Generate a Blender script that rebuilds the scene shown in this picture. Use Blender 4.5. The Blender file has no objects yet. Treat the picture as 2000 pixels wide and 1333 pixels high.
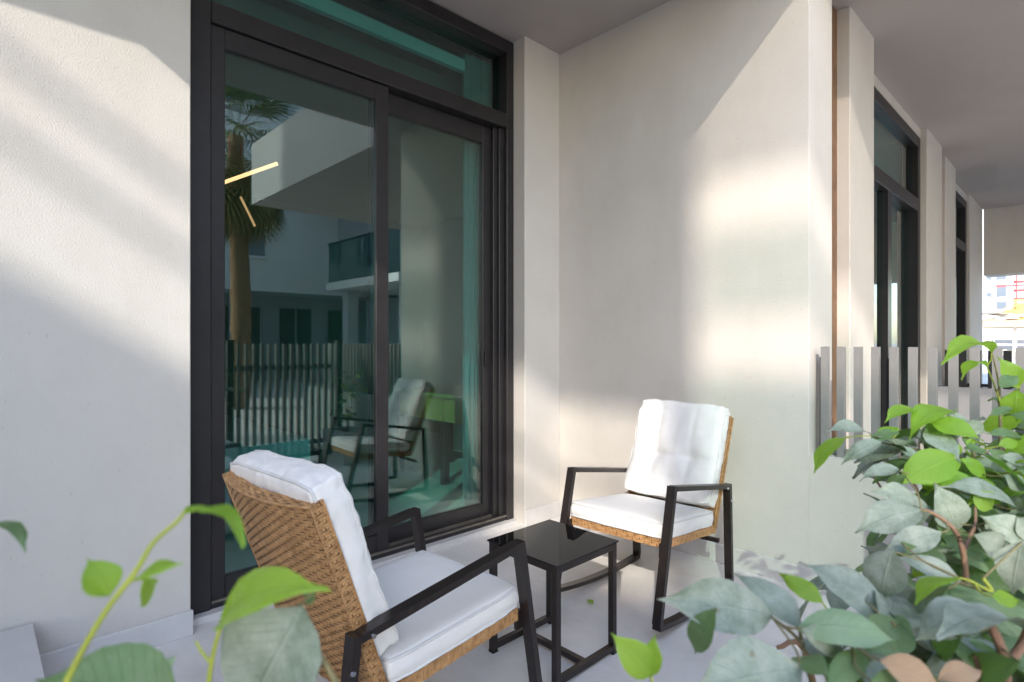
import bpy, bmesh, math, random
from mathutils import Vector, Matrix, noise
random.seed(7)
R = math.radians
sc = bpy.context.scene
col = sc.collection

# ------------------------------------------------------------------ camera, sky, sun, exposure
F_PX, YAW, CAM_H = 1102.0, R(46.1), 1.25          # focal length in pixels of the 2000 px wide photograph
CA, SA = math.cos(YAW), math.sin(YAW)
cam = bpy.data.cameras.new('camera')
cam.sensor_width = 36.0
cam.lens = F_PX / 2000.0 * 36.0
cam.clip_start, cam.clip_end = 0.02, 600.0
cam.dof.use_dof = True
cam.dof.focus_distance = 2.4
cam.dof.aperture_fstop = 4.8
camo = bpy.data.objects.new('camera', cam)
col.objects.link(camo)
camo.location = (0, 0, CAM_H)
camo.rotation_euler = (R(90), 0, YAW - R(90))
sc.camera = camo

SUN = Vector((1.5, 1.0, -1.0)).normalized()        # direction the light travels
world = bpy.data.worlds.new('World')
sc.world = world
world.use_nodes = True
wn = world.node_tree.nodes
sky = wn.new('ShaderNodeTexSky')
sky.sky_type = 'NISHITA'
sky.sun_disc = False
sky.sun_elevation = math.asin(-SUN.z)
sky.sun_rotation = math.atan2(-SUN.x, -SUN.y)
sky.dust_density = 1.0
sky.ozone_density = 1.4
bg = wn['Background']
bg.inputs['Strength'].default_value = 0.15
world.node_tree.links.new(sky.outputs[0], bg.inputs['Color'])
sl = bpy.data.lights.new('sun', 'SUN')
sl.energy = 2.0
sl.angle = R(0.53)
sl.color = (1.0, 0.95, 0.88)
so = bpy.data.objects.new('sun', sl)
col.objects.link(so)
so.location = (-6, -4, 9)
so.rotation_euler = SUN.to_track_quat('-Z', 'Y').to_euler()
sc.view_settings.view_transform = 'Standard'
sc.view_settings.look = 'None'
sc.view_settings.gamma = 1.0
sc.view_settings.exposure = 1.95
sc.cycles.use_denoising = True
sc.cycles.max_bounces = 10
sc.cycles.diffuse_bounces = 6
sc.cycles.glossy_bounces = 5
sc.cycles.transparent_max_bounces = 24
sc.cycles.transmission_bounces = 8
sc.cycles.sample_clamp_indirect = 8.0
sc.cycles.caustics_reflective = False
sc.cycles.caustics_refractive = False


# ------------------------------------------------------------------ helpers
def ray(px):
    t = (px - 1000.0) / F_PX
    return CA + t * SA, SA - t * CA

def at(px, py, z):
    """Point seen at a photograph pixel, z metres in front of the lens."""
    x, y = ray(px)
    return Vector((x * z, y * z, CAM_H - (py - 666.5) / F_PX * z))

def project(p):
    z = p.x * CA + p.y * SA
    r = p.x * SA - p.y * CA
    return 1000 + F_PX * r / z, 666.5 + F_PX * (CAM_H - p.z) / z

def tag(o, label=None, cat=None, group=None, kind=None):
    if label: o['label'] = label
    if cat: o['category'] = cat
    if group: o['group'] = group
    if kind: o['kind'] = kind
    return o

def empty(name, loc=(0, 0, 0), rz=0.0):
    o = bpy.data.objects.new(name, None)
    col.objects.link(o)
    o.location = loc
    o.rotation_euler = (0, 0, rz)
    o.empty_display_size = 0.1
    return o

def link(name, me, mat=None, parent=None, loc=None):
    o = bpy.data.objects.new(name, me)
    col.objects.link(o)
    if mat is not None and not me.materials:
        me.materials.append(mat)
    if parent is not None:
        o.parent = parent
    if loc is not None:
        o.location = loc
    return o

def finish(bm, name, mat, parent=None, smooth=False, bevel=0.0, seg=1, loc=None):
    if bevel > 0:
        es = [e for e in bm.edges if len(e.link_faces) == 2 and e.calc_face_angle(0) > 0.6]
        bmesh.ops.bevel(bm, geom=es, offset=bevel, segments=seg, profile=0.5, affect='EDGES', clamp_overlap=True)
    bmesh.ops.recalc_face_normals(bm, faces=bm.faces[:])
    if smooth:
        for f in bm.faces:
            f.smooth = True
    me = bpy.data.meshes.new(name)
    bm.to_mesh(me)
    bm.free()
    return link(name, me, mat, parent, loc)

def box(bm, x0, x1, y0, y1, z0, z1, m=None):
    vs = [bm.verts.new((x, y, z)) for x in (x0, x1) for y in (y0, y1) for z in (z0, z1)]
    if m is not None:
        for v in vs:
            v.co = m @ v.co
    for f in ((0, 1, 3, 2), (4, 6, 7, 5), (0, 4, 5, 1), (2, 3, 7, 6), (0, 2, 6, 4), (1, 5, 7, 3)):
        bm.faces.new([vs[i] for i in f])
    return vs

def boxo(name, x0, x1, y0, y1, z0, z1, mat, parent=None, bevel=0.0, seg=1):
    bm = bmesh.new()
    box(bm, x0, x1, y0, y1, z0, z1)
    return finish(bm, name, mat, parent, bevel=bevel, seg=seg)

def beam(bm, a, b, w, h, up=Vector((0, 0, 1))):
    """Rectangular bar from a to b; w is its width across, h along 'up'."""
    a, b = Vector(a), Vector(b)
    d = (b - a)
    L = d.length
    d = d / L
    s = d.cross(up)
    if s.length < 1e-4:
        s = d.cross(Vector((1, 0, 0)))
    s.normalize()
    u = s.cross(d)
    m = Matrix((s, d, u)).transposed().to_4x4()
    m.translation = a
    box(bm, -w / 2, w / 2, 0, L, -h / 2, h / 2, m)

def sweep(bm, pts, prof, ups=None, closed=False):
    """Profile (list of 2D points) along a polyline. Local axes: side and up."""
    n = len(pts)
    rings = []
    for i in range(n):
        p = Vector(pts[i])
        a = Vector(pts[max(i - 1, 0)])
        b = Vector(pts[min(i + 1, n - 1)])
        if closed:
            a, b = Vector(pts[i - 1]), Vector(pts[(i + 1) % n])
        d = (b - a).normalized()
        up = Vector(ups[i]) if ups else Vector((0, 0, 1))
        s = d.cross(up)
        if s.length < 1e-3:
            s = d.cross(Vector((0.3, 1, 0.1)))
        s.normalize()
        u = s.cross(d).normalized()
        sc_ = 1.0
        rings.append([bm.verts.new(p + s * q[0] + u * q[1]) for q in (prof(i) if callable(prof) else prof)])
    m = len(rings[0])
    for i in range(n if closed else n - 1):
        r0, r1 = rings[i], rings[(i + 1) % n]
        for j in range(m):
            bm.faces.new((r0[j], r0[(j + 1) % m], r1[(j + 1) % m], r1[j]))
    if not closed:
        bm.faces.new(rings[0][::-1])
        bm.faces.new(rings[-1])

def circ(r, n=8):
    return [(r * math.cos(2 * math.pi * i / n), r * math.sin(2 * math.pi * i / n)) for i in range(n)]

def tube(bm, pts, r0, r1=None, n=7):
    r1 = r0 if r1 is None else r1
    N = len(pts)
    sweep(bm, pts, lambda i: circ(r0 + (r1 - r0) * i / max(N - 1, 1), n))

def smooth_poly(pts, k=4):
    """Catmull-Rom through points."""
    P = [Vector(p) for p in pts]
    out = []
    for i in range(len(P) - 1):
        p0, p1, p2, p3 = P[max(i - 1, 0)], P[i], P[i + 1], P[min(i + 2, len(P) - 1)]
        for j in range(k):
            t = j / k
            out.append(0.5 * ((2 * p1) + (p2 - p0) * t + (2 * p0 - 5 * p1 + 4 * p2 - p3) * t * t + (3 * p1 - p0 - 3 * p2 + p3) * t ** 3))
    out.append(P[-1])
    return out


# ------------------------------------------------------------------ materials
MATS = {}
def mat(name, color, rough=0.6, spec=0.4, var=0.0, scale=6.0, bump=0.0, bscale=200.0, metal=0.0, color2=None, detail=4.0, coords='Object', coat=0.0, sheen=0.0, bdist=0.002):
    m = bpy.data.materials.new(name)
    m.use_nodes = True
    nt = m.node_tree
    b = nt.nodes['Principled BSDF']
    b.inputs['Base Color'].default_value = (*color, 1)
    b.inputs['Roughness'].default_value = rough
    b.inputs['Specular IOR Level'].default_value = spec
    b.inputs['Metallic'].default_value = metal
    b.inputs['Coat Weight'].default_value = coat
    b.inputs['Sheen Weight'].default_value = sheen
    tc = nt.nodes.new('ShaderNodeTexCoord')
    if var > 0 or color2 is not None:
        n = nt.nodes.new('ShaderNodeTexNoise')
        n.inputs['Scale'].default_value = scale
        n.inputs['Detail'].default_value = detail
        n.inputs['Roughness'].default_value = 0.6
        nt.links.new(tc.outputs[coords], n.inputs['Vector'])
        ramp = nt.nodes.new('ShaderNodeValToRGB')
        ramp.color_ramp.elements[0].position = 0.3
        ramp.color_ramp.elements[1].position = 0.7
        c2 = color2 if color2 is not None else color
        ramp.color_ramp.elements[0].color = (*[max(0, c * (1 - var)) for c in color], 1)
        ramp.color_ramp.elements[1].color = (*[min(1, c * (1 + var)) for c in c2], 1)
        nt.links.new(n.outputs['Fac'], ramp.inputs['Fac'])
        nt.links.new(ramp.outputs['Color'], b.inputs['Base Color'])
    if bump > 0:
        n2 = nt.nodes.new('ShaderNodeTexNoise')
        n2.inputs['Scale'].default_value = bscale
        n2.inputs['Detail'].default_value = 3.0
        nt.links.new(tc.outputs[coords], n2.inputs['Vector'])
        bp = nt.nodes.new('ShaderNodeBump')
        bp.inputs['Strength'].default_value = bump
        bp.inputs['Distance'].default_value = bdist
        nt.links.new(n2.outputs['Fac'], bp.inputs['Height'])
        nt.links.new(bp.outputs['Normal'], b.inputs['Normal'])
    MATS[name] = m
    return m

M = MATS
mat('stucco', (0.655, 0.622, 0.575), 0.9, 0.2, var=0.035, scale=2.1, bump=0.6, bscale=150, bdist=0.004, detail=9)
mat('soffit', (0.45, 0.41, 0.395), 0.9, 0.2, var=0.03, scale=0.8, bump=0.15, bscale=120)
mat('skirting', (0.66, 0.64, 0.62), 0.6, 0.35, var=0.06, scale=9, bump=0.1)
mat('floor', (0.80, 0.775, 0.745), 0.5, 0.3, var=0.11, scale=2.6, bump=0.12, bscale=60, detail=7)
mat('paving', (0.58, 0.54, 0.48), 0.85, 0.2, var=0.10, scale=0.7, bump=0.2, bscale=30)
mat('frame', (0.022, 0.020, 0.0215), 0.40, 0.5, var=0.15, scale=14, bump=0.05, bscale=300)
mat('frame_dark', (0.012, 0.012, 0.013), 0.5, 0.4)
mat('track', (0.22, 0.2, 0.17), 0.45, 0.5, metal=0.6, var=0.2, scale=20)
mat('chair_metal', (0.020, 0.014, 0.0125), 0.38, 0.5, var=0.2, scale=30, bump=0.06, bscale=400)
mat('steel', (0.6, 0.6, 0.6), 0.25, 0.5, metal=1.0)
mat('fabric', (0.83, 0.81, 0.78), 0.95, 0.1, var=0.02, scale=14, bump=0.25, bscale=24, sheen=0.2, bdist=0.006)
mat('piping', (0.72, 0.705, 0.69), 0.95, 0.1, var=0.04, scale=40)
mat('wicker', (0.41, 0.215, 0.088), 0.55, 0.35, var=0.2, scale=45, color2=(0.50, 0.285, 0.125), bump=0.3, bscale=350, bdist=0.0008)
mat('wicker_core', (0.12, 0.055, 0.02), 0.8, 0.2)
mat('table_glass', (0.004, 0.004, 0.005), 0.03, 0.35)
mat('fence', (0.25, 0.245, 0.235), 0.5, 0.4, var=0.06, scale=12, bump=0.06, bscale=200)
mat('fence_dark', (0.035, 0.035, 0.037), 0.5, 0.4, var=0.1, scale=10)
mat('planter', (0.62, 0.60, 0.58), 0.85, 0.2, var=0.05, scale=3, bump=0.4, bscale=120)
mat('soil', (0.075, 0.055, 0.04), 0.95, 0.1, var=0.5, scale=40, bump=1.0, bscale=60, bdist=0.02)
mat('timber', (0.22, 0.125, 0.07), 0.6, 0.3, var=0.25, scale=9)
mat('dark_timber', (0.075, 0.042, 0.025), 0.6, 0.3, var=0.25, scale=9)
mat('white_render', (0.72, 0.72, 0.72), 0.9, 0.2, var=0.03, scale=0.8, bump=0.2, bscale=80)
mat('grey_render', (0.42, 0.43, 0.46), 0.9, 0.2, var=0.04, scale=0.8)
mat('bark', (0.30, 0.175, 0.115), 0.85, 0.2, var=0.3, scale=60, bump=0.6, bscale=150, bdist=0.003)
mat('twig', (0.26, 0.22, 0.11), 0.75, 0.2, var=0.25, scale=60)
mat('shoot', (0.42, 0.46, 0.07), 0.55, 0.3, var=0.15, scale=30)
mat('palm_bark', (0.26, 0.15, 0.08), 0.9, 0.1, var=0.4, scale=18, bump=0.8, bscale=30, bdist=0.02)
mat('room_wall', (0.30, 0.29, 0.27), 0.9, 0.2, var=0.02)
mat('room_floor', (0.68, 0.65, 0.60), 0.35, 0.4, var=0.05, scale=3)
mat('bedding', (0.78, 0.80, 0.82), 0.95, 0.1, var=0.03, scale=8, bump=0.3, bscale=9, bdist=0.03)
mat('oak', (0.62, 0.36, 0.13), 0.5, 0.3, var=0.15, scale=7)
mat('drawer_wood', (0.80, 0.36, 0.13), 0.5, 0.3, var=0.1, scale=7)
mat('dark_furniture', (0.03, 0.03, 0.032), 0.5, 0.4)
mat('rust', (0.36, 0.30, 0.22), 0.8, 0.2, var=0.2, scale=0.5)
mat('red_paint', (0.62, 0.06, 0.07), 0.5, 0.4, var=0.1, scale=0.6)
mat('orange_paint', (0.70, 0.36, 0.12), 0.6, 0.3, var=0.1, scale=0.6)
mat('concrete', (0.42, 0.39, 0.36), 0.9, 0.2, var=0.12, scale=0.3)
mat('far_white', (0.78, 0.76, 0.75), 0.9, 0.2, var=0.03, scale=0.2)
mat('far_window', (0.12, 0.15, 0.19), 0.2, 0.5)
mat('palm_green', (0.09, 0.12, 0.03), 0.6, 0.3, var=0.3, scale=2)
mat('palm_dry', (0.23, 0.19, 0.07), 0.8, 0.2, var=0.3, scale=2)

def overlay(m, scale_xyz, lo, hi, tint, noise_scale=1.0, detail=5.0):
    """Weathering: a second noise, stretched, tints the base colour where it exceeds a threshold."""
    nt = m.node_tree
    b = nt.nodes['Principled BSDF']
    src = b.inputs['Base Color'].links[0].from_socket
    tc = nt.nodes.new('ShaderNodeTexCoord')
    mp = nt.nodes.new('ShaderNodeMapping')
    mp.inputs['Scale'].default_value = scale_xyz
    n = nt.nodes.new('ShaderNodeTexNoise')
    n.inputs['Scale'].default_value = noise_scale
    n.inputs['Detail'].default_value = detail
    n.inputs['Roughness'].default_value = 0.65
    mr = nt.nodes.new('ShaderNodeMapRange')
    mr.inputs[1].default_value = lo
    mr.inputs[2].default_value = hi
    mx = nt.nodes.new('ShaderNodeMix')
    mx.data_type = 'RGBA'
    mx.blend_type = 'MULTIPLY'
    nt.links.new(tc.outputs['Object'], mp.inputs['Vector'])
    nt.links.new(mp.outputs[0], n.inputs['Vector'])
    nt.links.new(n.outputs['Fac'], mr.inputs[0])
    nt.links.new(mr.outputs[0], mx.inputs['Factor'])
    nt.links.new(src, mx.inputs['A'])
    mx.inputs['B'].default_value = (*tint, 1)
    nt.links.new(mx.outputs['Result'], b.inputs['Base Color'])
overlay(M['stucco'], (2.6, 2.6, 1.1), 0.48, 0.80, (0.935, 0.925, 0.905))
overlay(M['stucco'], (60, 60, 45), 0.70, 0.76, (0.86, 0.84, 0.80), detail=2)
overlay(M['floor'], (3, 1.2, 1), 0.50, 0.78, (0.90, 0.885, 0.865), detail=8)
overlay(M['floor'], (70, 70, 70), 0.70, 0.76, (0.70, 0.66, 0.60), detail=2)
overlay(M['soffit'], (0.9, 1.6, 1), 0.50, 0.80, (0.92, 0.91, 0.90))
overlay(M['chair_metal'], (25, 25, 25), 0.60, 0.72, (2.6, 2.5, 2.4), detail=6)
overlay(M['wicker'], (7, 7, 7), 0.45, 0.72, (0.80, 0.77, 0.72), detail=6)
overlay(M['fence'], (9, 9, 1.5), 0.50, 0.75, (0.8, 0.8, 0.8))

def glass_mat(name, tint, base=0.06, gain=1.3, rough=0.0):
    m = bpy.data.materials.new(name)
    m.use_nodes = True
    nt = m.node_tree
    nt.nodes.remove(nt.nodes['Principled BSDF'])
    out = nt.nodes['Material Output']
    tr = nt.nodes.new('ShaderNodeBsdfTransparent')
    tr.inputs['Color'].default_value = (*tint, 1)
    gl = nt.nodes.new('ShaderNodeBsdfGlossy')
    gl.inputs['Roughness'].default_value = rough
    gl.inputs['Color'].default_value = (0.97, 1.0, 1.0, 1)
    tc = nt.nodes.new('ShaderNodeTexCoord')              # float glass is never quite flat
    nz = nt.nodes.new('ShaderNodeTexNoise')
    nz.inputs['Scale'].default_value = 2.2
    nz.inputs['Detail'].default_value = 1.0
    bp = nt.nodes.new('ShaderNodeBump')
    bp.inputs['Strength'].default_value = 0.012
    bp.inputs['Distance'].default_value = 0.01
    nt.links.new(tc.outputs['Object'], nz.inputs['Vector'])
    nt.links.new(nz.outputs['Fac'], bp.inputs['Height'])
    nt.links.new(bp.outputs['Normal'], gl.inputs['Normal'])
    fr = nt.nodes.new('ShaderNodeLayerWeight')          # Schlick reflectance, the same from both faces of the pane
    fr.inputs['Blend'].default_value = 0.5
    pw = nt.nodes.new('ShaderNodeMath')
    pw.operation = 'POWER'
    pw.inputs[1].default_value = 5.0
    nt.links.new(fr.outputs['Facing'], pw.inputs[0])
    fr = pw
    ma = nt.nodes.new('ShaderNodeMath')
    ma.operation = 'MULTIPLY_ADD'
    ma.inputs[1].default_value = gain
    ma.inputs[2].default_value = base
    ma.use_clamp = True
    mx = nt.nodes.new('ShaderNodeMixShader')
    nt.links.new(fr.outputs[0], ma.inputs[0])
    nt.links.new(ma.outputs[0], mx.inputs[0])
    nt.links.new(tr.outputs[0], mx.inputs[1])
    nt.links.new(gl.outputs[0], mx.inputs[2])
    nt.links.new(mx.outputs[0], out.inputs['Surface'])
    MATS[name] = m
    return m
glass_mat('window_glass', (0.52, 0.82, 0.785), 0.125, 0.85)
glass_mat('gobo_glass', (0.68, 0.75, 0.72), 0.03, 0.9)  # tinted panes of the unseen gobo wing
glass_mat('gobo_glass_low', (0.54, 0.645, 0.61), 0.03, 0.9)
glass_mat('gobo_glass_top', (0.59, 0.58, 0.565), 0.03, 0.9)
glass_mat('sun_dimmer_pale', (0.765, 0.745, 0.725), 0.0, 0.8)  # this and the next two: added panes that weaken the sun
glass_mat('sun_dimmer_bronze', (0.76, 0.75, 0.735), 0.03, 0.9)
glass_mat('sun_dimmer_smoke', (0.70, 0.685, 0.665), 0.03, 0.9)
glass_mat('far_glass', (0.4, 0.55, 0.55), 0.12, 0.8)

def emit_mat(name, color, strength):
    m = bpy.data.materials.new(name)
    m.use_nodes = True
    b = m.node_tree.nodes['Principled BSDF']
    b.inputs['Base Color'].default_value = (*color, 1)
    b.inputs['Emission Color'].default_value = (*color, 1)
    b.inputs['Emission Strength'].default_value = strength
    MATS[name] = m
emit_mat('lamp_glow', (1.0, 0.26, 0.13), 1.7)
emit_mat('lamp_dim', (0.9, 0.24, 0.12), 0.6)

def leaf_mat(name, c_a, c_b, dust, trans, tcol, rough=0.4, vein=0.25):
    """Leaf: two-tone blade, paler midrib and side veins from the UV map, dust film, light coming through."""
    m = bpy.data.materials.new(name)
    m.use_nodes = True
    nt = m.node_tree
    N, L = nt.nodes, nt.links
    b = N['Principled BSDF']
    out = N['Material Output']
    uv = N.new('ShaderNodeUVMap'); uv.uv_map = 'UVMap'
    sep = N.new('ShaderNodeSeparateXYZ'); L.new(uv.outputs[0], sep.inputs[0])
    # distance from midrib
    sub = N.new('ShaderNodeMath'); sub.operation = 'SUBTRACT'; sub.inputs[1].default_value = 0.5; L.new(sep.outputs[0], sub.inputs[0])
    ab = N.new('ShaderNodeMath'); ab.operation = 'ABSOLUTE'; L.new(sub.outputs[0], ab.inputs[0])
    mid = N.new('ShaderNodeMapRange'); mid.inputs[1].default_value = 0.008; mid.inputs[2].default_value = 0.030; mid.inputs[3].default_value = 1.0; mid.inputs[4].default_value = 0.0
    L.new(ab.outputs[0], mid.inputs[0])
    # side veins: stripes in (v - 0.7*|u|)
    mu = N.new('ShaderNodeMath'); mu.operation = 'MULTIPLY_ADD'; mu.inputs[1].default_value = -0.45; L.new(ab.outputs[0], mu.inputs[0]); L.new(sep.outputs[1], mu.inputs[2])
    fr = N.new('ShaderNodeMath'); fr.operation = 'MULTIPLY'; fr.inputs[1].default_value = 11.0; L.new(mu.outputs[0], fr.inputs[0])
    pp = N.new('ShaderNodeMath'); pp.operation = 'PINGPONG'; pp.inputs[1].default_value = 0.5; L.new(fr.outputs[0], pp.inputs[0])
    sv = N.new('ShaderNodeMapRange'); sv.inputs[1].default_value = 0.0; sv.inputs[2].default_value = 0.10; sv.inputs[3].default_value = 0.45; sv.inputs[4].default_value = 0.0
    L.new(pp.outputs[0], sv.inputs[0])
    vmax = N.new('ShaderNodeMath'); vmax.operation = 'MAXIMUM'; L.new(mid.outputs[0], vmax.inputs[0]); L.new(sv.outputs[0], vmax.inputs[1])
    vm = N.new('ShaderNodeMath'); vm.operation = 'MULTIPLY'; vm.inputs[1].default_value = vein; L.new(vmax.outputs[0], vm.inputs[0])
    tc = N.new('ShaderNodeTexCoord')
    oi = N.new('ShaderNodeObjectInfo')
    n1 = N.new('ShaderNodeTexNoise'); n1.inputs['Scale'].default_value = 22; n1.inputs['Detail'].default_value = 5
    L.new(tc.outputs['Object'], n1.inputs['Vector'])
    mix1 = N.new('ShaderNodeMix'); mix1.data_type = 'RGBA'
    mix1.inputs['A'].default_value = (*c_a, 1); mix1.inputs['B'].default_value = (*c_b, 1)
    addr = N.new('ShaderNodeMath'); addr.operation = 'MULTIPLY_ADD'; addr.inputs[1].default_value = 0.55; L.new(oi.outputs['Random'], addr.inputs[0])
    nm = N.new('ShaderNodeMath'); nm.operation = 'MULTIPLY'; nm.inputs[1].default_value = 0.5; L.new(n1.outputs['Fac'], nm.inputs[0]); L.new(nm.outputs[0], addr.inputs[2])
    L.new(addr.outputs[0], mix1.inputs['Factor'])
    mix2 = N.new('ShaderNodeMix'); mix2.data_type = 'RGBA'
    L.new(mix1.outputs['Result'], mix2.inputs['A']); mix2.inputs['B'].default_value = (*[min(1, c * 1.5 + 0.10) for c in c_b], 1)
    L.new(vm.outputs[0], mix2.inputs['Factor'])
    # dust
    n2 = N.new('ShaderNodeTexNoise'); n2.inputs['Scale'].default_value = 45; n2.inputs['Detail'].default_value = 8; n2.inputs['Roughness'].default_value = 0.7
    L.new(tc.outputs['Object'], n2.inputs['Vector'])
    dr = N.new('ShaderNodeMapRange'); dr.inputs[1].default_value = 0.35; dr.inputs[2].default_value = 0.70; dr.inputs[3].default_value = dust * 0.35; dr.inputs[4].default_value = dust
    L.new(n2.outputs['Fac'], dr.inputs[0])
    mix3 = N.new('ShaderNodeMix'); mix3.data_type = 'RGBA'
    L.new(mix2.outputs['Result'], mix3.inputs['A']); mix3.inputs['B'].default_value = (0.58, 0.60, 0.51, 1)
    L.new(dr.outputs[0], mix3.inputs['Factor'])
    n3 = N.new('ShaderNodeTexNoise'); n3.inputs['Scale'].default_value = 420; n3.inputs['Detail'].default_value = 2
    L.new(tc.outputs['Object'], n3.inputs['Vector'])
    sp = N.new('ShaderNodeMapRange'); sp.inputs[1].default_value = 0.66; sp.inputs[2].default_value = 0.74; sp.inputs[3].default_value = 0.0; sp.inputs[4].default_value = min(1, dust * 0.9)
    L.new(n3.outputs['Fac'], sp.inputs[0])
    mix4 = N.new('ShaderNodeMix'); mix4.data_type = 'RGBA'
    L.new(mix3.outputs['Result'], mix4.inputs['A']); mix4.inputs['B'].default_value = (0.62, 0.64, 0.60, 1)
    L.new(sp.outputs[0], mix4.inputs['Factor'])
    n5 = N.new('ShaderNodeTexNoise'); n5.inputs['Scale'].default_value = 55; n5.inputs['Detail'].default_value = 3     # brown blemishes
    of = N.new('ShaderNodeVectorMath'); of.operation = 'ADD'; L.new(tc.outputs['Object'], of.inputs[0]); L.new(oi.outputs['Random'], of.inputs[1])
    L.new(of.outputs[0], n5.inputs['Vector'])
    sb = N.new('ShaderNodeMapRange'); sb.inputs[1].default_value = 0.68; sb.inputs[2].default_value = 0.74; sb.inputs[3].default_value = 0.0; sb.inputs[4].default_value = 0.65
    L.new(n5.outputs['Fac'], sb.inputs[0])
    mix5 = N.new('ShaderNodeMix'); mix5.data_type = 'RGBA'
    L.new(mix4.outputs['Result'], mix5.inputs['A']); mix5.inputs['B'].default_value = (0.20, 0.14, 0.06, 1)
    L.new(sb.outputs[0], mix5.inputs['Factor'])
    L.new(mix5.outputs['Result'], b.inputs['Base Color'])
    rr = N.new('ShaderNodeMapRange'); rr.inputs[1].default_value = 0.35; rr.inputs[2].default_value = 0.70; rr.inputs[3].default_value = rough - 0.10; rr.inputs[4].default_value = rough + 0.22
    L.new(n2.outputs['Fac'], rr.inputs[0]); L.new(rr.outputs[0], b.inputs['Roughness'])
    b.inputs['Specular IOR Level'].default_value = 0.5
    n4 = N.new('ShaderNodeTexNoise'); n4.inputs['Scale'].default_value = 70; n4.inputs['Detail'].default_value = 4
    L.new(tc.outputs['Object'], n4.inputs['Vector'])
    hs = N.new('ShaderNodeMath'); hs.operation = 'MULTIPLY_ADD'; hs.inputs[1].default_value = 0.9; L.new(n4.outputs['Fac'], hs.inputs[0]); L.new(vmax.outputs[0], hs.inputs[2])
    bp = N.new('ShaderNodeBump'); bp.inputs['Strength'].default_value = 0.6; bp.inputs['Distance'].default_value = 0.0015
    L.new(hs.outputs[0], bp.inputs['Height']); L.new(bp.outputs[0], b.inputs['Normal'])
    tl = N.new('ShaderNodeBsdfTranslucent'); tl.inputs['Color'].default_value = (*tcol, 1)
    mx = N.new('ShaderNodeMixShader'); mx.inputs[0].default_value = trans
    L.new(b.outputs[0], mx.inputs[1]); L.new(tl.outputs[0], mx.inputs[2]); L.new(mx.outputs[0], out.inputs['Surface'])
    MATS[name] = m
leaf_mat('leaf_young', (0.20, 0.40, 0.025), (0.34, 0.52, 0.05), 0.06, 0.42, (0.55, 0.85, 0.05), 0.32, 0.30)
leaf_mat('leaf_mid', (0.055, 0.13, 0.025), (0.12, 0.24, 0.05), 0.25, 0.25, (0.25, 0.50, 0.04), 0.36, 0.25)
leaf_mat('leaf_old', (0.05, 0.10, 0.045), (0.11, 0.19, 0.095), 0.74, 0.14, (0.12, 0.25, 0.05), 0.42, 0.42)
leaf_mat('leaf_pale', (0.18, 0.33, 0.12), (0.26, 0.42, 0.20), 0.35, 0.25, (0.35, 0.60, 0.15), 0.42, 0.25)
leaf_mat('leaf_dry', (0.42, 0.22, 0.09), (0.60, 0.38, 0.22), 0.15, 0.15, (0.6, 0.3, 0.1), 0.7, 0.15)

# ------------------------------------------------------------------ ground and terrace floor
def sheet(name, x0, x1, y0, y1, z, m, nx=1, ny=1):
    bm = bmesh.new()
    bmesh.ops.create_grid(bm, x_segments=nx, y_segments=ny, size=0.5)
    for v in bm.verts:
        v.co = Vector((x0 + (v.co.x + .5) * (x1 - x0), y0 + (v.co.y + .5) * (y1 - y0), z))
    return finish(bm, name, m)
tag(sheet('ground', -250, 350, -300, 300, -0.03, M['paving']), kind='structure')
bm = bmesh.new()
box(bm, -2.4, 3.06, -0.6, 2.80, -0.02, 0.0)
tag(finish(bm, 'terrace_floor', M['floor']), kind='structure')
bm = bmesh.new()
box(bm, 3.30, 11.4, -0.9, 1.25, -0.02, -0.004)
tag(finish(bm, 'neighbour_terrace_floor', M['floor']), kind='structure')

# ------------------------------------------------------------------ the apartment building round the terrace
YF, YP, XE, HC = 2.79, 2.686, 3.06, 3.31       # door plane, wall plane, end wall plane, soffit height
XL, XR = 0.73, 2.705                            # door opening
bld = empty('apartment_building', (1.7, 2.9, 0))
tag(bld, 'cream rendered apartment building with tall black sliding door and grey soffit', 'building')
def bpart(name, bm, m, bevel=0.0, seg=1):
    bmesh.ops.translate(bm, verts=bm.verts[:], vec=-bld.location)
    return finish(bm, name, m, bld, bevel=bevel, seg=seg)
bm = bmesh.new(); box(bm, -4.0, 0.682, YP, 2.99, -0.02, 6.5)
bpart('wall', bm, M['stucco'], 0.004)
bm = bmesh.new(); box(bm, XR, XE, YP, 2.99, -0.02, HC + .05)
bpart('wall', bm, M['stucco'], 0.004)
bm = bmesh.new(); box(bm, 0.682, XR, 2.86, 2.99, 3.302, 6.5)
bpart('wall', bm, M['stucco'])
bm = bmesh.new(); box(bm, XE, 3.414, 1.014, 2.99, -0.02, HC + .05)
o = bpart('wall', bm, M['stucco'], 0.002, 1)
o['label'] = 'end wall of the terrace crossed by slanting sunlight'
# skirting of the walls
for (x0, x1, y0, y1) in ((-4.0, 0.6885, YP - .018, YP), (XR - .006, XE - .018, YP - .018, YP), (XE - .018, XE, -1.2, YP)):
    bm = bmesh.new(); box(bm, x0, x1, y0, y1, 0.0, 0.105)
    bpart('skirting', bm, M['skirting'], 0.003)
# soffit of the storey above, stepping outward to the right
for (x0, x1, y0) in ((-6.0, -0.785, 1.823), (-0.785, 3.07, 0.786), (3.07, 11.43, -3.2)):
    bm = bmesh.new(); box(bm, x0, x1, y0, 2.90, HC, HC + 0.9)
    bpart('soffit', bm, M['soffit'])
# upper storey wall above the slab, set back
bm = bmesh.new(); box(bm, -6.0, 11.43, 2.995, 3.3, HC + 0.5, 9.5)
bpart('upper_wall', bm, M['stucco'])

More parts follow.
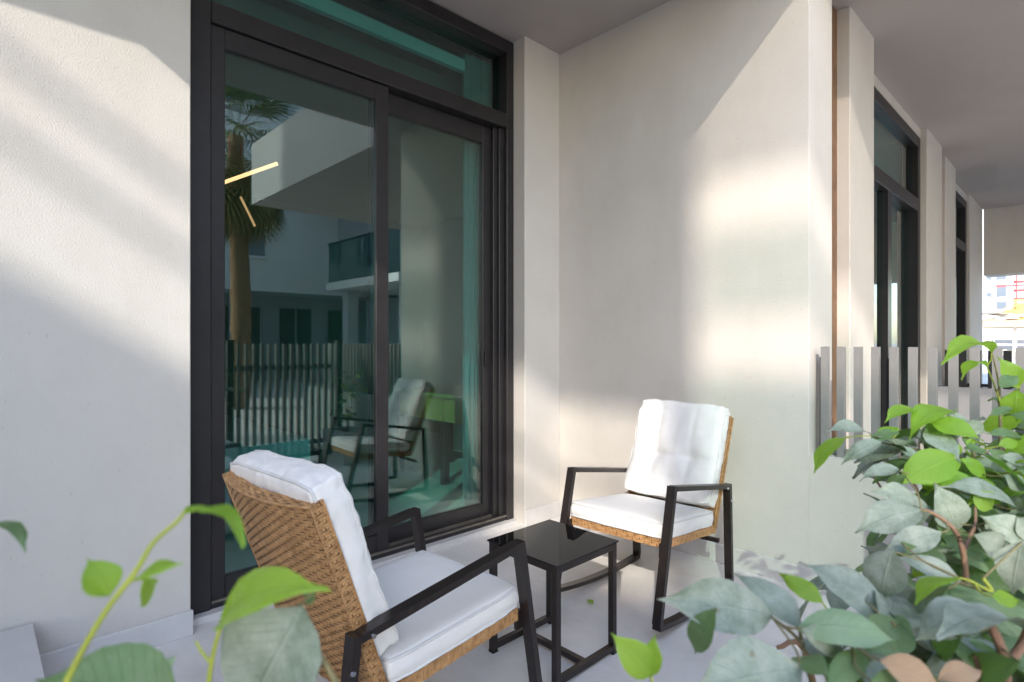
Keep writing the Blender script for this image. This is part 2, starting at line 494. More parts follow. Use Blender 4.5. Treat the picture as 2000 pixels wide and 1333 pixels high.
# --- sliding door with transom
door = bpart('sliding_door', (lambda b: (box(b, XL - .06, XL + .062, YF, YF + .16, 0.0, 3.30),
                                         box(b, XR - .066, XR - .001, YF, YF + .16, 0.0, 3.30),
                                         box(b, XL + .062, XR - .066, YF, YF + .16, 3.215, 3.30),
                                         box(b, XL + .062, XR - .066, YF - .004, YF + .16, 2.70, 2.795),
                                         box(b, XL + .062, XR - .066, YF + .01, YF + .16, 0.0, 0.055)) and b)(bmesh.new()), M['frame'], 0.004)
def dpart(name, boxes, m, bevel=0.003):
    b = bmesh.new()
    for q in boxes:
        box(b, *q)
    bmesh.ops.translate(b, verts=b.verts[:], vec=-bld.location)
    o = finish(b, name, m, bld, bevel=bevel)
    o.parent = door
    return o
def sash(x0, x1, y0, y1, z0, z1, sl_, sr, sb, st):
    dpart('sash', [(x0, x0 + sl_, y0, y1, z0, z1), (x1 - sr, x1, y0, y1, z0, z1),
                   (x0 + sl_, x1 - sr, y0, y1, z0, z0 + sb), (x0 + sl_, x1 - sr, y0, y1, z1 - st, z1)], M['frame'])
    ym = (y0 + y1) / 2
    dpart('glass_pane', [(x0 + sl_ - .006, x1 - sr + .006, ym - .008, ym + .008, z0 + sb - .006, z1 - st + .006)], M['window_glass'], 0)
sash(XL + .064, 1.726, YF + .018, YF + .062, 0.058, 2.698, .062, .080, .10, .092)
sash(1.650, XR - .068, YF + .076, YF + .12, 0.058, 2.698, .076, .150, .10, .118)
dpart('glass_pane', [(XL + .056, XR - .06, YF + .075, YF + .091, 2.79, 3.22)], M['window_glass'], 0)
# stepped jamb covers on the right of the opening
dpart('jamb_cover', [(XR - .112, XR - .0665, YF + .028, YF + .07, .058, 2.698)], M['frame'])
dpart('jamb_cover', [(XR - .150, XR - .1125, YF + .046, YF + .0755, .058, 2.698)], M['frame'])
dpart('handle', [(2.497, 2.515, YF + .058, YF + .0755, 1.08, 1.18)], M['frame_dark'])
dpart('track', [(XL + .064, XR - .068, YF + .064, YF + .070, 0.0552, 0.075), (XL + .064, XR - .068, YF + .0012, YF + .016, 0.0552, 0.066)], M['track'], 0)
dpart('sill', [(XL - .04, XR - .002, YF - .045, YF + .009, 0.0, 0.030)], M['skirting'], 0.002)

# --- the next flats along the facade
def facade_bits():
    tl = [(3.416, 3.90, 1.13)]
    for (x0, x1, y0, y1) in ((3.902, 4.438, 1.058, 2.9), (6.67, 7.43, 1.148, 2.9), (7.84, 8.50, 1.182, 2.9), (10.15, 11.42, 1.255, 2.9)):
        bm = bmesh.new(); box(bm, x0, x1, y0, y1, -0.02, HC + .05)
        bpart('pier', bm, M['stucco'], 0.005)
    for (x0, x1, y0) in ((3.415, 3.901, 1.13), (7.431, 7.839, 1.27)):
        bm = bmesh.new(); box(bm, x0, x1, y0, 2.9, -0.02, HC + .05)
        bpart('timber_panel', bm, M['timber'])
    for (x0, x1, y0) in ((4.44, 6.668, 1.20), (8.502, 10.148, 1.29)):
        d = bpart('sliding_door', (lambda b: (box(b, x0, x0 + .10, y0, y0 + .12, 0, 3.22), box(b, x1 - .10, x1, y0, y0 + .12, 0, 3.22),
                                              box(b, x0 + .1, x1 - .1, y0, y0 + .12, 3.12, 3.22), box(b, x0 + .1, x1 - .1, y0, y0 + .12, 2.50, 2.62),
                                              box(b, x0 + .1, x1 - .1, y0, y0 + .12, 0, .08)) and b)(bmesh.new()), M['frame'], 0.004)
        def sp(name, q, m):
            b = bmesh.new(); box(b, *q)
            bmesh.ops.translate(b, verts=b.verts[:], vec=-bld.location)
            o = finish(b, name, m, bld); o.parent = d
        xm = (x0 + x1) / 2
        sp('mullion', (xm - .06, xm + .06, y0 + .01, y0 + .11, .08, 2.5), M['frame'])
        sp('glass_pane', (x0 + .095, xm - .055, y0 + .05, y0 + .07, .075, 2.505), M['window_glass'])
        sp('glass_pane', (xm + .055, x1 - .095, y0 + .07, y0 + .09, .075, 2.505), M['window_glass'])
        sp('glass_pane', (x0 + .095, x1 - .095, y0 + .05, y0 + .07, 2.615, 3.125), M['window_glass'])
        sp('blind', (x0 + .05, x1 - .05, y0 + .45, y0 + .47, -.01, 3.3), M['dark_furniture'])
facade_bits()
for (x0, x1, y0) in ((4.44, 6.668, 1.20), (8.502, 10.148, 1.29)):
    bm = bmesh.new(); box(bm, x0, x1, y0, 2.9, 3.222, HC + .04)
    bpart('lintel', bm, M['stucco'])
# downstand wall that closes the far end of the covered walk
bm = bmesh.new(); box(bm, 11.44, 11.8, -3.2, 1.25, 2.27, HC + .6)
bpart('downstand_beam', bm, M['stucco'], 0.01)
bm = bmesh.new(); beam(bm, (11.40, 0.55, 3.2), (11.40, -0.75, 2.1), .06, .16, Vector((0, 0, 1)))
bpart('stair_string', bm, M['stucco'])

# --- the room behind the door
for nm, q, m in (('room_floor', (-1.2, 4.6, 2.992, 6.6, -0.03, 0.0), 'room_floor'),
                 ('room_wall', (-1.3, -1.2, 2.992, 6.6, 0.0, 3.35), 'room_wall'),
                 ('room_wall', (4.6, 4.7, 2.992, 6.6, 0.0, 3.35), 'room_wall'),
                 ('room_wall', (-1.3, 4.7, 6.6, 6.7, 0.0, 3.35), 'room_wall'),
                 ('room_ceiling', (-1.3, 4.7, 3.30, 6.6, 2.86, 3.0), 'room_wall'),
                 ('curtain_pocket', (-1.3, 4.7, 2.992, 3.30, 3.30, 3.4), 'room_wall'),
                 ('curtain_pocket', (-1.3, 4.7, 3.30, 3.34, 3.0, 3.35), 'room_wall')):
    bm = bmesh.new(); box(bm, *q)
    bpart(nm, bm, M[m])
bm = bmesh.new()
box(bm, 0.2, 2.72, 3.05, 3.09, 3.235, 3.275); box(bm, 0.2, 2.72, 3.16, 3.20, 3.235, 3.275)
bpart('curtain_track', bm, M['frame_dark'])
bm = bmesh.new(); box(bm, -.2, 2.44, 3.00, 3.04, 3.09, 3.17)
bpart('curtain_rail_box', bm, M['bedding'])
bm = bmesh.new(); box(bm, -.2, 2.44, 3.05, 3.25, 3.15, 3.19)
bpart('curtain_rail_box', bm, M['dark_furniture'])

# ------------------------------------------------------------------ furniture in the room
bed = empty('bed', (0.9, 5.1, 0)); tag(bed, 'pale bed seen through the left glass of the sliding door', 'bed')
boxo('bed_base', -0.93, 0.93, -1.0, 1.2, 0.06, 0.28, M['grey_render'], bed, 0.02)
boxo('mattress', -0.94, 0.94, -1.01, 1.2, 0.282, 0.52, M['bedding'], bed, 0.06, 3)
boxo('headboard', -0.98, 0.98, 1.22, 1.30, 0.0, 1.1, M['oak'], bed, 0.02)
for x in (-.45, .45):
    boxo('pillow', x - .33, x + .33, .65, 1.12, .525, .66, M['bedding'], bed, .06, 3)
desk = empty('desk', (3.3, 3.95, 0)); tag(desk, 'yellowish wooden desk with drawers behind the right glass of the sliding door', 'desk')
boxo('desk_top', -0.36, 0.34, -0.75, 0.75, 0.76, 0.79, M['oak'], desk, 0.004)
for y in (-.36, .36):
    boxo('drawer', -0.33, 0.3, y - .34, y + .34, 0.55, 0.755, M['drawer_wood'], desk, 0.004)
for (x, y) in ((-.31, -.70), (-.31, .70), (.28, -.70), (.28, .70), (-.31, 0)):
    boxo('leg', x - .028, x + .028, y - .028, y + .028, 0.0, 0.548, M['dark_furniture'], desk)
boxo('modesty_panel', .31, .33, -.72, .72, .12, .54, M['bedding'], desk)
bm = bmesh.new()
n = 46
for i in range(n + 1):
    x = 2.46 + 0.24 * i / n
    y = 3.03 + 0.028 * math.sin(i * 1.05) + .006 * math.sin(i * .37)
    for z in (0.02, 1.6, 3.23):
        bm.verts.new((x + (0.05 * (1 - z / 3.23) * (i / n)), y, z))
bm.verts.ensure_lookup_table()
for i in range(n):
    for k in range(2):
        a = i * 3 + k
        bm.faces.new((bm.verts[a], bm.verts[a + 3], bm.verts[a + 4], bm.verts[a + 1]))
bmesh.ops.solidify(bm, geom=bm.faces[:], thickness=0.002)
tag(finish(bm, 'curtain', M['bedding'], smooth=True), 'pale pleated curtain drawn to the right inside the sliding door', 'curtain')
lamp = empty('pendant_lamp', (1.1, 4.1, 2.4)); tag(lamp, 'glowing warm linear pendant lamp behind the glass', 'lamp')
def lbar(a, b, r, m, nm):
    bm = bmesh.new(); tube(bm, [Vector(a), Vector(b)], r, n=8)
    bmesh.ops.translate(bm, verts=bm.verts[:], vec=-lamp.location)
    return finish(bm, nm, m, lamp, smooth=False)
a_, b_ = at(360, 384, 4.35), at(541, 320, 4.15)
lbar(a_, b_, .014, M['lamp_glow'], 'light_bar')
c_, d_ = at(470, 385, 4.6), at(498, 442, 4.75)
lbar(c_, d_, .009, M['lamp_dim'], 'light_bar')
mid_ = (a_ + b_) / 2
lbar(mid_ + Vector((0, 0, .02)), (mid_.x, mid_.y, 2.85), .003, M['frame_dark'], 'cable')
lbar(c_ + Vector((0, 0, .01)), (c_.x, c_.y, 2.85), .003, M['frame_dark'], 'cable')
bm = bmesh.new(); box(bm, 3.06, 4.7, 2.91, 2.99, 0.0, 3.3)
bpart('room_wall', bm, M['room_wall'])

# ------------------------------------------------------------------ rocking chairs
BB = Vector((-0.335, 0, 0.942)).normalized()      # direction up the back
BN = Vector((0.942, 0, 0.335)).normalized()       # towards the sitter
def back_pt(y, v, off):
    """y across (m), v metres up the back, off metres towards the sitter."""
    return Vector((-0.22, y, 0.318)) + BB * v + BN * (off + 0.55 * y * y)

def weave(bm, S, W, Hh, p, amp=0.0013, wid=0.47):
    nu, nv = max(1, round(W / p)), max(1, round(Hh / p))
    pu, pv = W / nu, Hh / nv
    prof = ((-0.22, -0.9), (0.12, 0.35), (0.35, 0.95), (0.65, 0.95), (0.88, 0.35), (1.22, -0.9))
    def strip(a0, a1, b0, b1, alongu):
        rows = []
        for t, h in prof:
            if alongu:
                a = min(max(a0 + (a1 - a0) * t, 0), W)
                q = [(a, b0, h - .25), (a, (b0 + b1) / 2, h), (a, b1, h - .25)]
            else:
                b = min(max(b0 + (b1 - b0) * t, 0), Hh)
                q = [(a0, b, h - .25), ((a0 + a1) / 2, b, h), (a1, b, h - .25)]
            rows.append([bm.verts.new(S(x, y, amp * z)) for x, y, z in q])
        for r0, r1 in zip(rows, rows[1:]):
            for k in range(2):
                bm.faces.new((r0[k], r0[k + 1], r1[k + 1], r1[k]))
    for j in range(nv):
        for i in range(-4, nu):
            r = (i + 2 * j) % 5
            if r == 0:
                a0, a1 = max(i, 0) * pu, min(i + 3.1, nu) * pu
                if a1 > a0 + pu * .4:
                    strip(a0, a1, (j + .5 - wid) * pv, (j + .5 + wid) * pv, True)
            elif r in (3, 4) and i >= 0:
                strip((i + .5 - wid * .8) * pu, (i + .5 + wid * .8) * pu, (j + .06) * pv, (j + .94) * pv, False)

def cushion(name, L, W, T, m, parent, M4, tufts=(), puff=0.25, seed=1, wr=0.004, nu=40, nv=40, nw=8):
    bm = bmesh.new()
    cache = {}
    def mapping(u, v, w):
        c = 0.72
        ku = max(0, abs(u) - c) / (1 - c); kv = max(0, abs(v) - c) / (1 - c)
        k = ku * kv
        bul = 1 + 0.035 * (1 - w * w)
        x = u * L / 2 * (1 - .035 * k) * bul
        y = v * W / 2 * (1 - .035 * k) * bul
        e = (1 - u ** 4) * (1 - v ** 4)
        z = w * T / 2 * (0.88 + 0.12 * min(1, e * 3) + puff * e)
        if w > 0:
            for (tx, ty, dep, s) in tufts:
                r2 = ((x - tx) ** 2 + (y - ty) ** 2)
                z -= w * dep * math.exp(-r2 / (s * s))
                z -= w * dep * .40 * math.exp(-((x - tx) / .018) ** 2) * (1 - v ** 6) * (.6 + .4 * noise.noise(Vector((y * 6, seed, 0))))
                z -= w * dep * .22 * math.exp(-((y - ty) / .015) ** 2) * (1 - u ** 6)
        q = Vector((x * 7 + seed, y * 7, w * 1.3))
        n1 = noise.noise(q) * wr * 1.2 + noise.noise(q * 3.1 + Vector((3, 1, seed))) * wr * .45
        # radiating creases on the bands
        side = max(abs(u), abs(v)) ** 8
        n2 = noise.noise(Vector((x * 34 + seed, y * 34, w * 2))) * wr * .45 * side
        z += w * n1 + w * n2
        rr = (n1 + n2) * side
        x += (rr if u > 0 else -rr) * (abs(u) > .9)
        y += (rr if v > 0 else -rr) * (abs(v) > .9)
        return M4 @ Vector((x, y, z))
    def V(i, j, k):
        key = (i, j, k)
        if key not in cache:
            cache[key] = bm.verts.new(mapping(-1 + 2 * i / nu, -1 + 2 * j / nv, -1 + 2 * k / nw))
        return cache[key]
    def quad(*a):
        bm.faces.new([V(*q) for q in a])
    for i in range(nu):
        for j in range(nv):
            for k in (0, nw):
                quad((i, j, k), (i + 1, j, k), (i + 1, j + 1, k), (i, j + 1, k))
    for k in range(nw):
        for i in range(nu):
            for j in (0, nv):
                quad((i, j, k), (i + 1, j, k), (i + 1, j, k + 1), (i, j, k + 1))
        for j in range(nv):
            for i in (0, nu):
                quad((i, j, k), (i, j + 1, k), (i, j + 1, k + 1), (i, j, k + 1))
    o = finish(bm, name, m, parent, smooth=True)
    for w in (0.86, -0.86):
        bm = bmesh.new()
        pts = []
        for s in range(160):
            t = s / 40.0
            sd, f = int(t), t - int(t)
            u, v = ((-1 + 2 * f, -1), (1, -1 + 2 * f), (1 - 2 * f, 1), (-1, 1 - 2 * f))[sd]
            p = mapping(u, v, w)
            c0 = M4 @ Vector((0, 0, w * T / 2))
            pts.append(p + (p - c0).normalized() * .0012)
        sweep(bm, pts, circ(.0042, 6), closed=True, ups=[M4.to_3x3() @ Vector((0, 0, 1))] * len(pts))
        finish(bm, 'piping', M['piping'], o, smooth=True)
    return o

def make_chair():
    t = empty('rocking_chair')
    met = M['chair_metal']
    prof = [(-.019, -.010), (.019, -.010), (.019, .010), (-.019, .010)]
    for s in (-1, 1):
        y = s * .266
        fa, ra = Vector((.305, y, .590)), Vector((-.305, y, .525))
        fb, rb = Vector((.405, y, .046)), Vector((-.36, y, .040))
        def leg(a, b):
            d = (b - a).normalized()
            bm = bmesh.new(); beam(bm, a, b, .038, .024, Vector((1, 0, 0)))
            return finish(bm, 'leg', met, t, bevel=.0025)
        leg(fa + Vector((0, 0, .010)), fb)
        leg(ra + Vector((0, 0, .010)), rb)
        bm = bmesh.new(); beam(bm, fa + Vector((-.010, 0, .000)), ra + Vector((.010, 0, 0)), .040, .021)
        arm = finish(bm, 'armrest', met, t, bevel=.0025)
        bm = bmesh.new()
        pts = []
        for i in range(17):
            x = .412 - (.412 + .368) * i / 16
            pts.append(Vector((x, y, .0105 + .15 * x * x)))
        sweep(bm, pts, prof)
        finish(bm, 'rocker', met, t, bevel=.002)
        for (bx, by, bz, ax) in ((-.262, y + s * .021, .521, s), (-.319, y + s * .020, .452, s)):
            bm = bmesh.new()
            bmesh.ops.create_cone(bm, cap_ends=True, segments=12, radius1=.008, radius2=.006, depth=.006)
            bmesh.ops.rotate(bm, verts=bm.verts[:], matrix=Matrix.Rotation(R(90) * -ax, 3, 'X'))
            bmesh.ops.translate(bm, verts=bm.verts[:], vec=(bx, by, bz))
            finish(bm, 'bolt', M['steel'], t)
        bm = bmesh.new()
        box(bm, .318, .352, min(s * .236, s * .248), max(s * .236, s * .248), .30, .36)
        finish(bm, 'bracket', met, t, bevel=.002)
    for x, z in ((.385, .052), (-.345, .052)):
        bm = bmesh.new(); beam(bm, (x, -.247, z), (x, .247, z), .018, .018)
    bm.free()
    bm = bmesh.new(); beam(bm, (-.26, -.247, .255), (-.26, .247, .255), .02, .02)
    finish(bm, 'crossbar', met, t, bevel=.002)
    # seat panel
    tilt = math.atan2(.03, .53)
    ms = Matrix.Translation((.055, 0, .338)) @ Matrix.Rotation(-tilt, 4, 'Y')
    bm = bmesh.new(); box(bm, -.272, .268, -.246, .246, -.017, .013, ms)
    seat = finish(bm, 'seat', M['wicker_core'], t)
    bm = bmesh.new()
    def wraps(along, a0, a1, c, hw, hh):
        a = a0
        k = 0
        while a < a1 - .004:
            w = .0112 * random.uniform(.92, 1.06)
            e = .0016 * random.uniform(.4, 1.3)
            q = (a, min(a + w * .94, a1), c - hw - e, c + hw + e, -.020 - e, .016 + e)
            if along == 'x':
                box(bm, q[0], q[1], q[2], q[3], q[4], q[5], ms)
            else:
                box(bm, q[2], q[3], q[0], q[1], q[4], q[5], ms)
            a += w
    for s in (-1, 1):
        wraps('x', -.27, .268, s * .236, .013, .02)
    es = [e for e in bm.edges]
    bmesh.ops.bevel(bm, geom=es, offset=.0022, segments=1, affect='EDGES')
    w1 = finish(bm, 'rail_wrap', M['wicker'], seat); w1['kind'] = 'stuff'
    bm = bmesh.new()
    weave(bm, lambda a, b, o_: ms @ Vector((.2685 + .0035 + o_, -.246 + a, -.020 + b)), .492, .038, .0118)
    weave(bm, lambda a, b, o_: ms @ Vector((-.2685 + a, -.235 + b, -.0185 - o_)), .53, .47, .0118)
    w2 = finish(bm, 'weave', M['wicker'], seat); w2['kind'] = 'stuff'
    # back panel
    bm = bmesh.new()
    n = 12
    rows = []
    HB = 0.575
    for k, off in enumerate((0.0, -.027)):
        for v in (0, HB):
            rows.append([bm.verts.new(back_pt(-.247 + .494 * i / n, v, off)) for i in range(n + 1)])
    for i in range(n):
        for r0, r1 in ((0, 1), (3, 2), (1, 3), (2, 0)):
            bm.faces.new((rows[r0][i], rows[r0][i + 1], rows[r1][i + 1], rows[r1][i]))
    for i in (0, n):
        bm.faces.new((rows[0][i], rows[1][i], rows[3][i], rows[2][i]))
    back = finish(bm, 'backrest', M['wicker_core'], t)
    bm = bmesh.new()
    weave(bm, lambda a, b, o_: back_pt(-.25 + a, b, -.029 - o_), .50, HB, .0090)
    weave(bm, lambda a, b, o_: back_pt(-.25 + a, b, .002 + o_), .50, HB, .0090)
    weave(bm, lambda a, b, o_: back_pt(-.25 + a, HB + .002 + o_, -.031 + b), .50, .035, .0090)
    for s in (-1, 1):
        weave(bm, lambda a, b, o_: back_pt(s * (.249 + o_), b, -.031 + a), .035, HB, .0090)
    w3 = finish(bm, 'weave', M['wicker'], back); w3['kind'] = 'stuff'
    # corner strands
    bm = bmesh.new()
    for s in (-1, 1):
        for off in (-.0305, .0035):
            tube(bm, [back_pt(s * .2495, v * HB / 6, off) for v in range(7)], .0028, n=5)
    for off in (-.0305, .0035):
        tube(bm, [back_pt(-.2495 + .499 * i / 10, HB + .001, off) for i in range(11)], .0028, n=5)
    w4 = finish(bm, 'edge_cane', M['wicker'], back, smooth=True); w4['kind'] = 'stuff'
    # cushions
    mc = Matrix.Translation((.075, 0, .338)) @ Matrix.Rotation(-tilt, 4, 'Y') @ Matrix.Translation((0, 0, .055))
    cushion('seat_cushion', .52, .495, .078, M['fabric'], t, mc, puff=.14, seed=3, wr=.0022)
    mb = Matrix((BB, Vector((0, 1, 0)), BN)).transposed().to_4x4()      # local x up the back, y across, z to the sitter
    mb = Matrix(((BB.x, 0, BN.x, 0), (0, 1, 0, 0), (BB.z, 0, BN.z, 0), (0, 0, 0, 1)))
    pc = back_pt(0, .355, .066)
    mb.translation = pc
    cushion('back_cushion', .51, .475, .104, M['fabric'], t, mb,
            tufts=((-.04, .095, .020, .05), (-.04, -.095, .020, .05), (-.155, .0, .008, .05)), puff=.20, seed=8, wr=.0065, nu=56, nv=50, nw=10)
    return t

def copy_tree(o, parent=None):
    c = o.copy()
    col.objects.link(c)
    if parent is not None:
        c.parent = parent
    for ch in list(o.children):
        copy_tree(ch, c)
    return c

def pose_chair(o, x, y, yaw, pitch):
    low = min(.0005 + .15 * q * q + q * math.sin(pitch) for q in [(-.368 + .78 * i / 60) for i in range(61)])
    o.location = (x, y, -low + .001)
    o.rotation_euler = (0, -pitch, yaw)

ch1 = make_chair()
ch2 = copy_tree(ch1)
pose_chair(ch1, .959, 1.546, R(4.4), R(0.0))
pose_chair(ch2, 2.428, 1.553, R(183.8), R(3.6))
tag(ch1, 'wicker rocking chair with white cushions turned towards the end wall, its woven back in shade', 'chair', 'rocking chairs on the terrace')
tag(ch2, 'wicker rocking chair with white cushions standing against the end wall in sunlight', 'chair', 'rocking chairs on the terrace')

# ------------------------------------------------------------------ side table
tb = empty('side_table', (1.69, 1.52, 0)); tag(tb, 'low square side table with black glass top between the rocking chairs', 'table')
hw = .187
bm = bmesh.new(); box(bm, -hw, hw, -hw, hw, .444, .450)
finish(bm, 'glass_top', M['table_glass'], tb, bevel=.0015)
bm = bmesh.new()
q = hw - .006
for (a, b) in (((-q + .024, -q + .012), (q - .024, -q + .012)), ((-q + .024, q - .012), (q - .024, q - .012))):
    box(bm, a[0], b[0], a[1] - .011, a[1] + .011, .416, .4435)
for x in (-q + .012, q - .012):
    box(bm, x - .011, x + .011, -q + .024, q - .024, .416, .4435)
finish(bm, 'apron', M['chair_metal'], tb, bevel=.002)
for sx in (-1, 1):
    for sy in (-1, 1):
        x, y = sx * (q - .012), sy * (q - .012)
        bm = bmesh.new(); box(bm, x - .012, x + .012, y - .012, y + .012, .004, .4435)
        lg = finish(bm, 'leg', M['chair_metal'], tb, bevel=.002)
        bm = bmesh.new(); box(bm, x - .0135, x + .0135, y - .0135, y + .0135, 0, .010)
        finish(bm, 'foot', M['frame_dark'], lg, bevel=.002)
for sy in (-1, 1):
    y = sy * (q - .012)
    bm = bmesh.new(); box(bm, -q + .0245, q - .0245, y - .011, y + .011, .012, .036)
    finish(bm, 'stretcher', M['chair_metal'], tb, bevel=.002)
bm = bmesh.new(); box(bm, -.011, .011, -q + .0235, q - .0235, .013, .035)
finish(bm, 'stretcher', M['chair_metal'], tb, bevel=.002)

# ------------------------------------------------------------------ boundary walls, fences, gate, planters
bm = bmesh.new(); box(bm, XE, 3.22, -1.2, 1.0135, -0.02, .675)
tag(finish(bm, 'boundary_wall', M['stucco']), 'low white rendered wall carrying the grey bar fence', 'wall')
bm = bmesh.new(); box(bm, -0.55, 0.165, 1.15, 2.664, 0.0, .232)
tag(finish(bm, 'kerb_block', M['planter'], bevel=.006, seg=2), 'low white rendered kerb against the wall left of the door', 'kerb')

ps = empty('added_shade_screen', (-2.45, .9, 0)); tag(ps, 'unseen brown boarded screen added left of the terrace to darken the end wall', 'screen')  # unseen, added to cut ambient light on the end wall
for i in range(24):
    b = bmesh.new(); box(b, -.02, .02, -1.9 + i * .153, -1.9 + i * .153 + .147, 0.02, 2.9)
    finish(b, 'board', M['dark_timber'], ps, bevel=.003)
for z in (.4, 1.5, 2.6):
    b = bmesh.new(); box(b, -.06, -.0205, -1.9, 1.76, z, z + .09)
    finish(b, 'rail', M['dark_timber'], ps)

def bar_fence(name, x, y0, n, sp, z0, z1, wx, wy, m, label, group=None):
    t = empty(name, (x, y0, z0))
    tag(t, label, 'fence', group)
    b = bmesh.new(); box(b, -wx / 2, wx / 2, -wy / 2, wy / 2, 0.0, z1 - z0)
    first = finish(b, 'bar', m, t, bevel=.003)
    for i in range(1, n):
        o = first.copy(); col.objects.link(o); o.parent = t
        o.location = (0, -i * sp, 0)
    b = bmesh.new(); box(b, -.010, .010, -(n - 1) * sp - .02, .02, .004, .034)
    bmesh.ops.translate(b, verts=b.verts[:], vec=(wx / 2 + .012, 0, 0))
    finish(b, 'rail', m, t, bevel=.002)
    return t
f1 = bar_fence('bar_fence', 3.12, .958, 24, .0737, .676, 1.222, .034, .032, M['fence'], 'grey metal bar fence on the low white wall beside the leafy plants')
for y in (.0, -.29, -.88):
    b = bmesh.new(); box(b, .034, .064, y + .008, y + .036, 0, .49)
    finish(b, 'support_post', M['fence_dark'], f1)
bm = bmesh.new(); box(bm, 6.95, 7.10, -2.2, 1.12, -.02, .80)
tag(finish(bm, 'boundary_wall', M['grey_render'], bevel=.006), 'low grey wall farther along under the dark bar fence', 'wall')
bar_fence('bar_fence', 7.02, 1.03, 30, .11, .802, 1.16, .05, .06, M['fence_dark'], 'dark bar fence on the low grey wall of the next flat')

gt = empty('garden_gate', (1.88, -.12, 0)); tag(gt, 'grey barred garden gate mirrored in the glass of the sliding door', 'gate')
b = bmesh.new(); box(b, -.015, .015, -.02, .02, .10, 1.22)
first = finish(b, 'bar', M['fence'], gt, bevel=.003)
for i in range(1, 14):
    o = first.copy(); col.objects.link(o); o.parent = gt; o.location = (i * .0737, 0, 0)
for z in (.16, .96):
    b = bmesh.new(); box(b, -.03, .99, -.045, -.0215, z, z + .045)
    finish(b, 'rail', M['fence_dark'], gt, bevel=.002)
for x in (-.08, 1.04):
    b = bmesh.new(); box(b, x - .03, x + .03, -.03, .03, 0, 1.26)
    finish(b, 'post', M['fence_dark'], gt, bevel=.003)

def planter(name, x0, x1, y0, y1, h, label):
    t = empty(name, ((x0 + x1) / 2, (y0 + y1) / 2, 0)); tag(t, label, 'planter')
    cx, cy = t.location.x, t.location.y
    b = bmesh.new(); w = .07
    box(b, x0 - cx, x1 - cx, y0 - cy, y0 - cy + w, 0, h); box(b, x0 - cx, x1 - cx, y1 - cy - w, y1 - cy, 0, h)
    box(b, x0 - cx, x0 - cx + w, y0 - cy + w, y1 - cy - w, 0, h); box(b, x1 - cx - w, x1 - cx, y0 - cy + w, y1 - cy - w, 0, h)
    finish(b, 'box', M['planter'], t, bevel=.004)
    b = bmesh.new()
    bmesh.ops.create_grid(b, x_segments=60, y_segments=14, size=.5)
    for v in b.verts:
        v.co = Vector((v.co.x * (x1 - x0 - 2 * w), v.co.y * (y1 - y0 - 2 * w), h - .07))
        v.co.z += .02 * noise.noise(v.co * 11)
    s = finish(b, 'soil', M['soil'], t, smooth=True); s['kind'] = 'stuff'
    return t
planter('planter', -2.4, 1.75, -.16, .46, .32, 'long white rendered planter full of leafy plants along the terrace edge')
planter('planter', 2.70, 3.03, -.06, .42, .32, 'short white planter beside the garden gate and the low wall')

# ------------------------------------------------------------------ ficus plants
PROF = ((0, .03), (.04, .18), (.12, .52), (.24, .84), (.38, 1.0), (.52, .97), (.66, .78), (.78, .48), (.86, .23), (.93, .08), (1, .015))
def leaf_mesh(L, W, arch, fold, droop, twist=0.0, wav=0.0, seed=0.0):
    """Blade along +X from the origin, normal +Z."""
    me = bpy.data.meshes.new('leaf')
    vs, fs, uvs = [], [], []
    cr = (-1, -.55, 0, .55, 1)
    for (s, w) in PROF:
        x = s * L
        zc = arch * L * 4 * s * (1 - s) - droop * L * s ** 3
        for v in cr:
            y = v * w * W / 2
            z = zc + abs(v) * w * W / 2 * math.tan(fold) - (abs(v) ** 3) * w * W * .06
            z += wav * W * noise.noise(Vector((s * 3.2 + seed, v * 1.5, seed))) * abs(v)
            y2 = y * math.cos(twist * s) - (z - zc) * math.sin(twist * s)
            z2 = zc + y * math.sin(twist * s) + (z - zc) * math.cos(twist * s)
            vs.append((x, y2, z2)); uvs.append((v * .5 + .5, s))
    n = len(cr)
    for i in range(len(PROF) - 1):
        for j in range(n - 1):
            fs.append((i * n + j, (i + 1) * n + j, (i + 1) * n + j + 1, i * n + j + 1))
    me.from_pydata(vs, [], fs)
    ul = me.uv_layers.new(name='UVMap')
    for lp in me.loops:
        ul.data[lp.index].uv = uvs[lp.vertex_index]
    me.polygons.foreach_set('use_smooth', [True] * len(me.polygons))
    return me

def orient(p0, p1, nrm):
    x = (p1 - p0).normalized()
    y = nrm.cross(x).normalized()
    z = x.cross(y)
    m = Matrix((x, y, z)).transposed().to_4x4()
    m.translation = p0
    return m

def lerp_tab(tab, y):
    if y <= tab[0][0]: return tab[0][1]
    for (a, b), (c, d) in zip(tab, tab[1:]):
        if y <= c:
            return b + (d - b) * (y - a) / (c - a)
    return tab[-1][1]
ZH = ((660, 1.06), (760, 1.0), (850, .96), (950, .86), (1050, .74), (1150, .64), (1250, .56), (1340, .50))
zh = lambda y: lerp_tab(ZH, y)
KIND = {'y': 'leaf_young', 'm': 'leaf_mid', 'o': 'leaf_old', 'p': 'leaf_pale', 'd': 'leaf_dry'}
CAMP = Vector((0, 0, CAM_H))
UP = Vector((0, 0, 1))

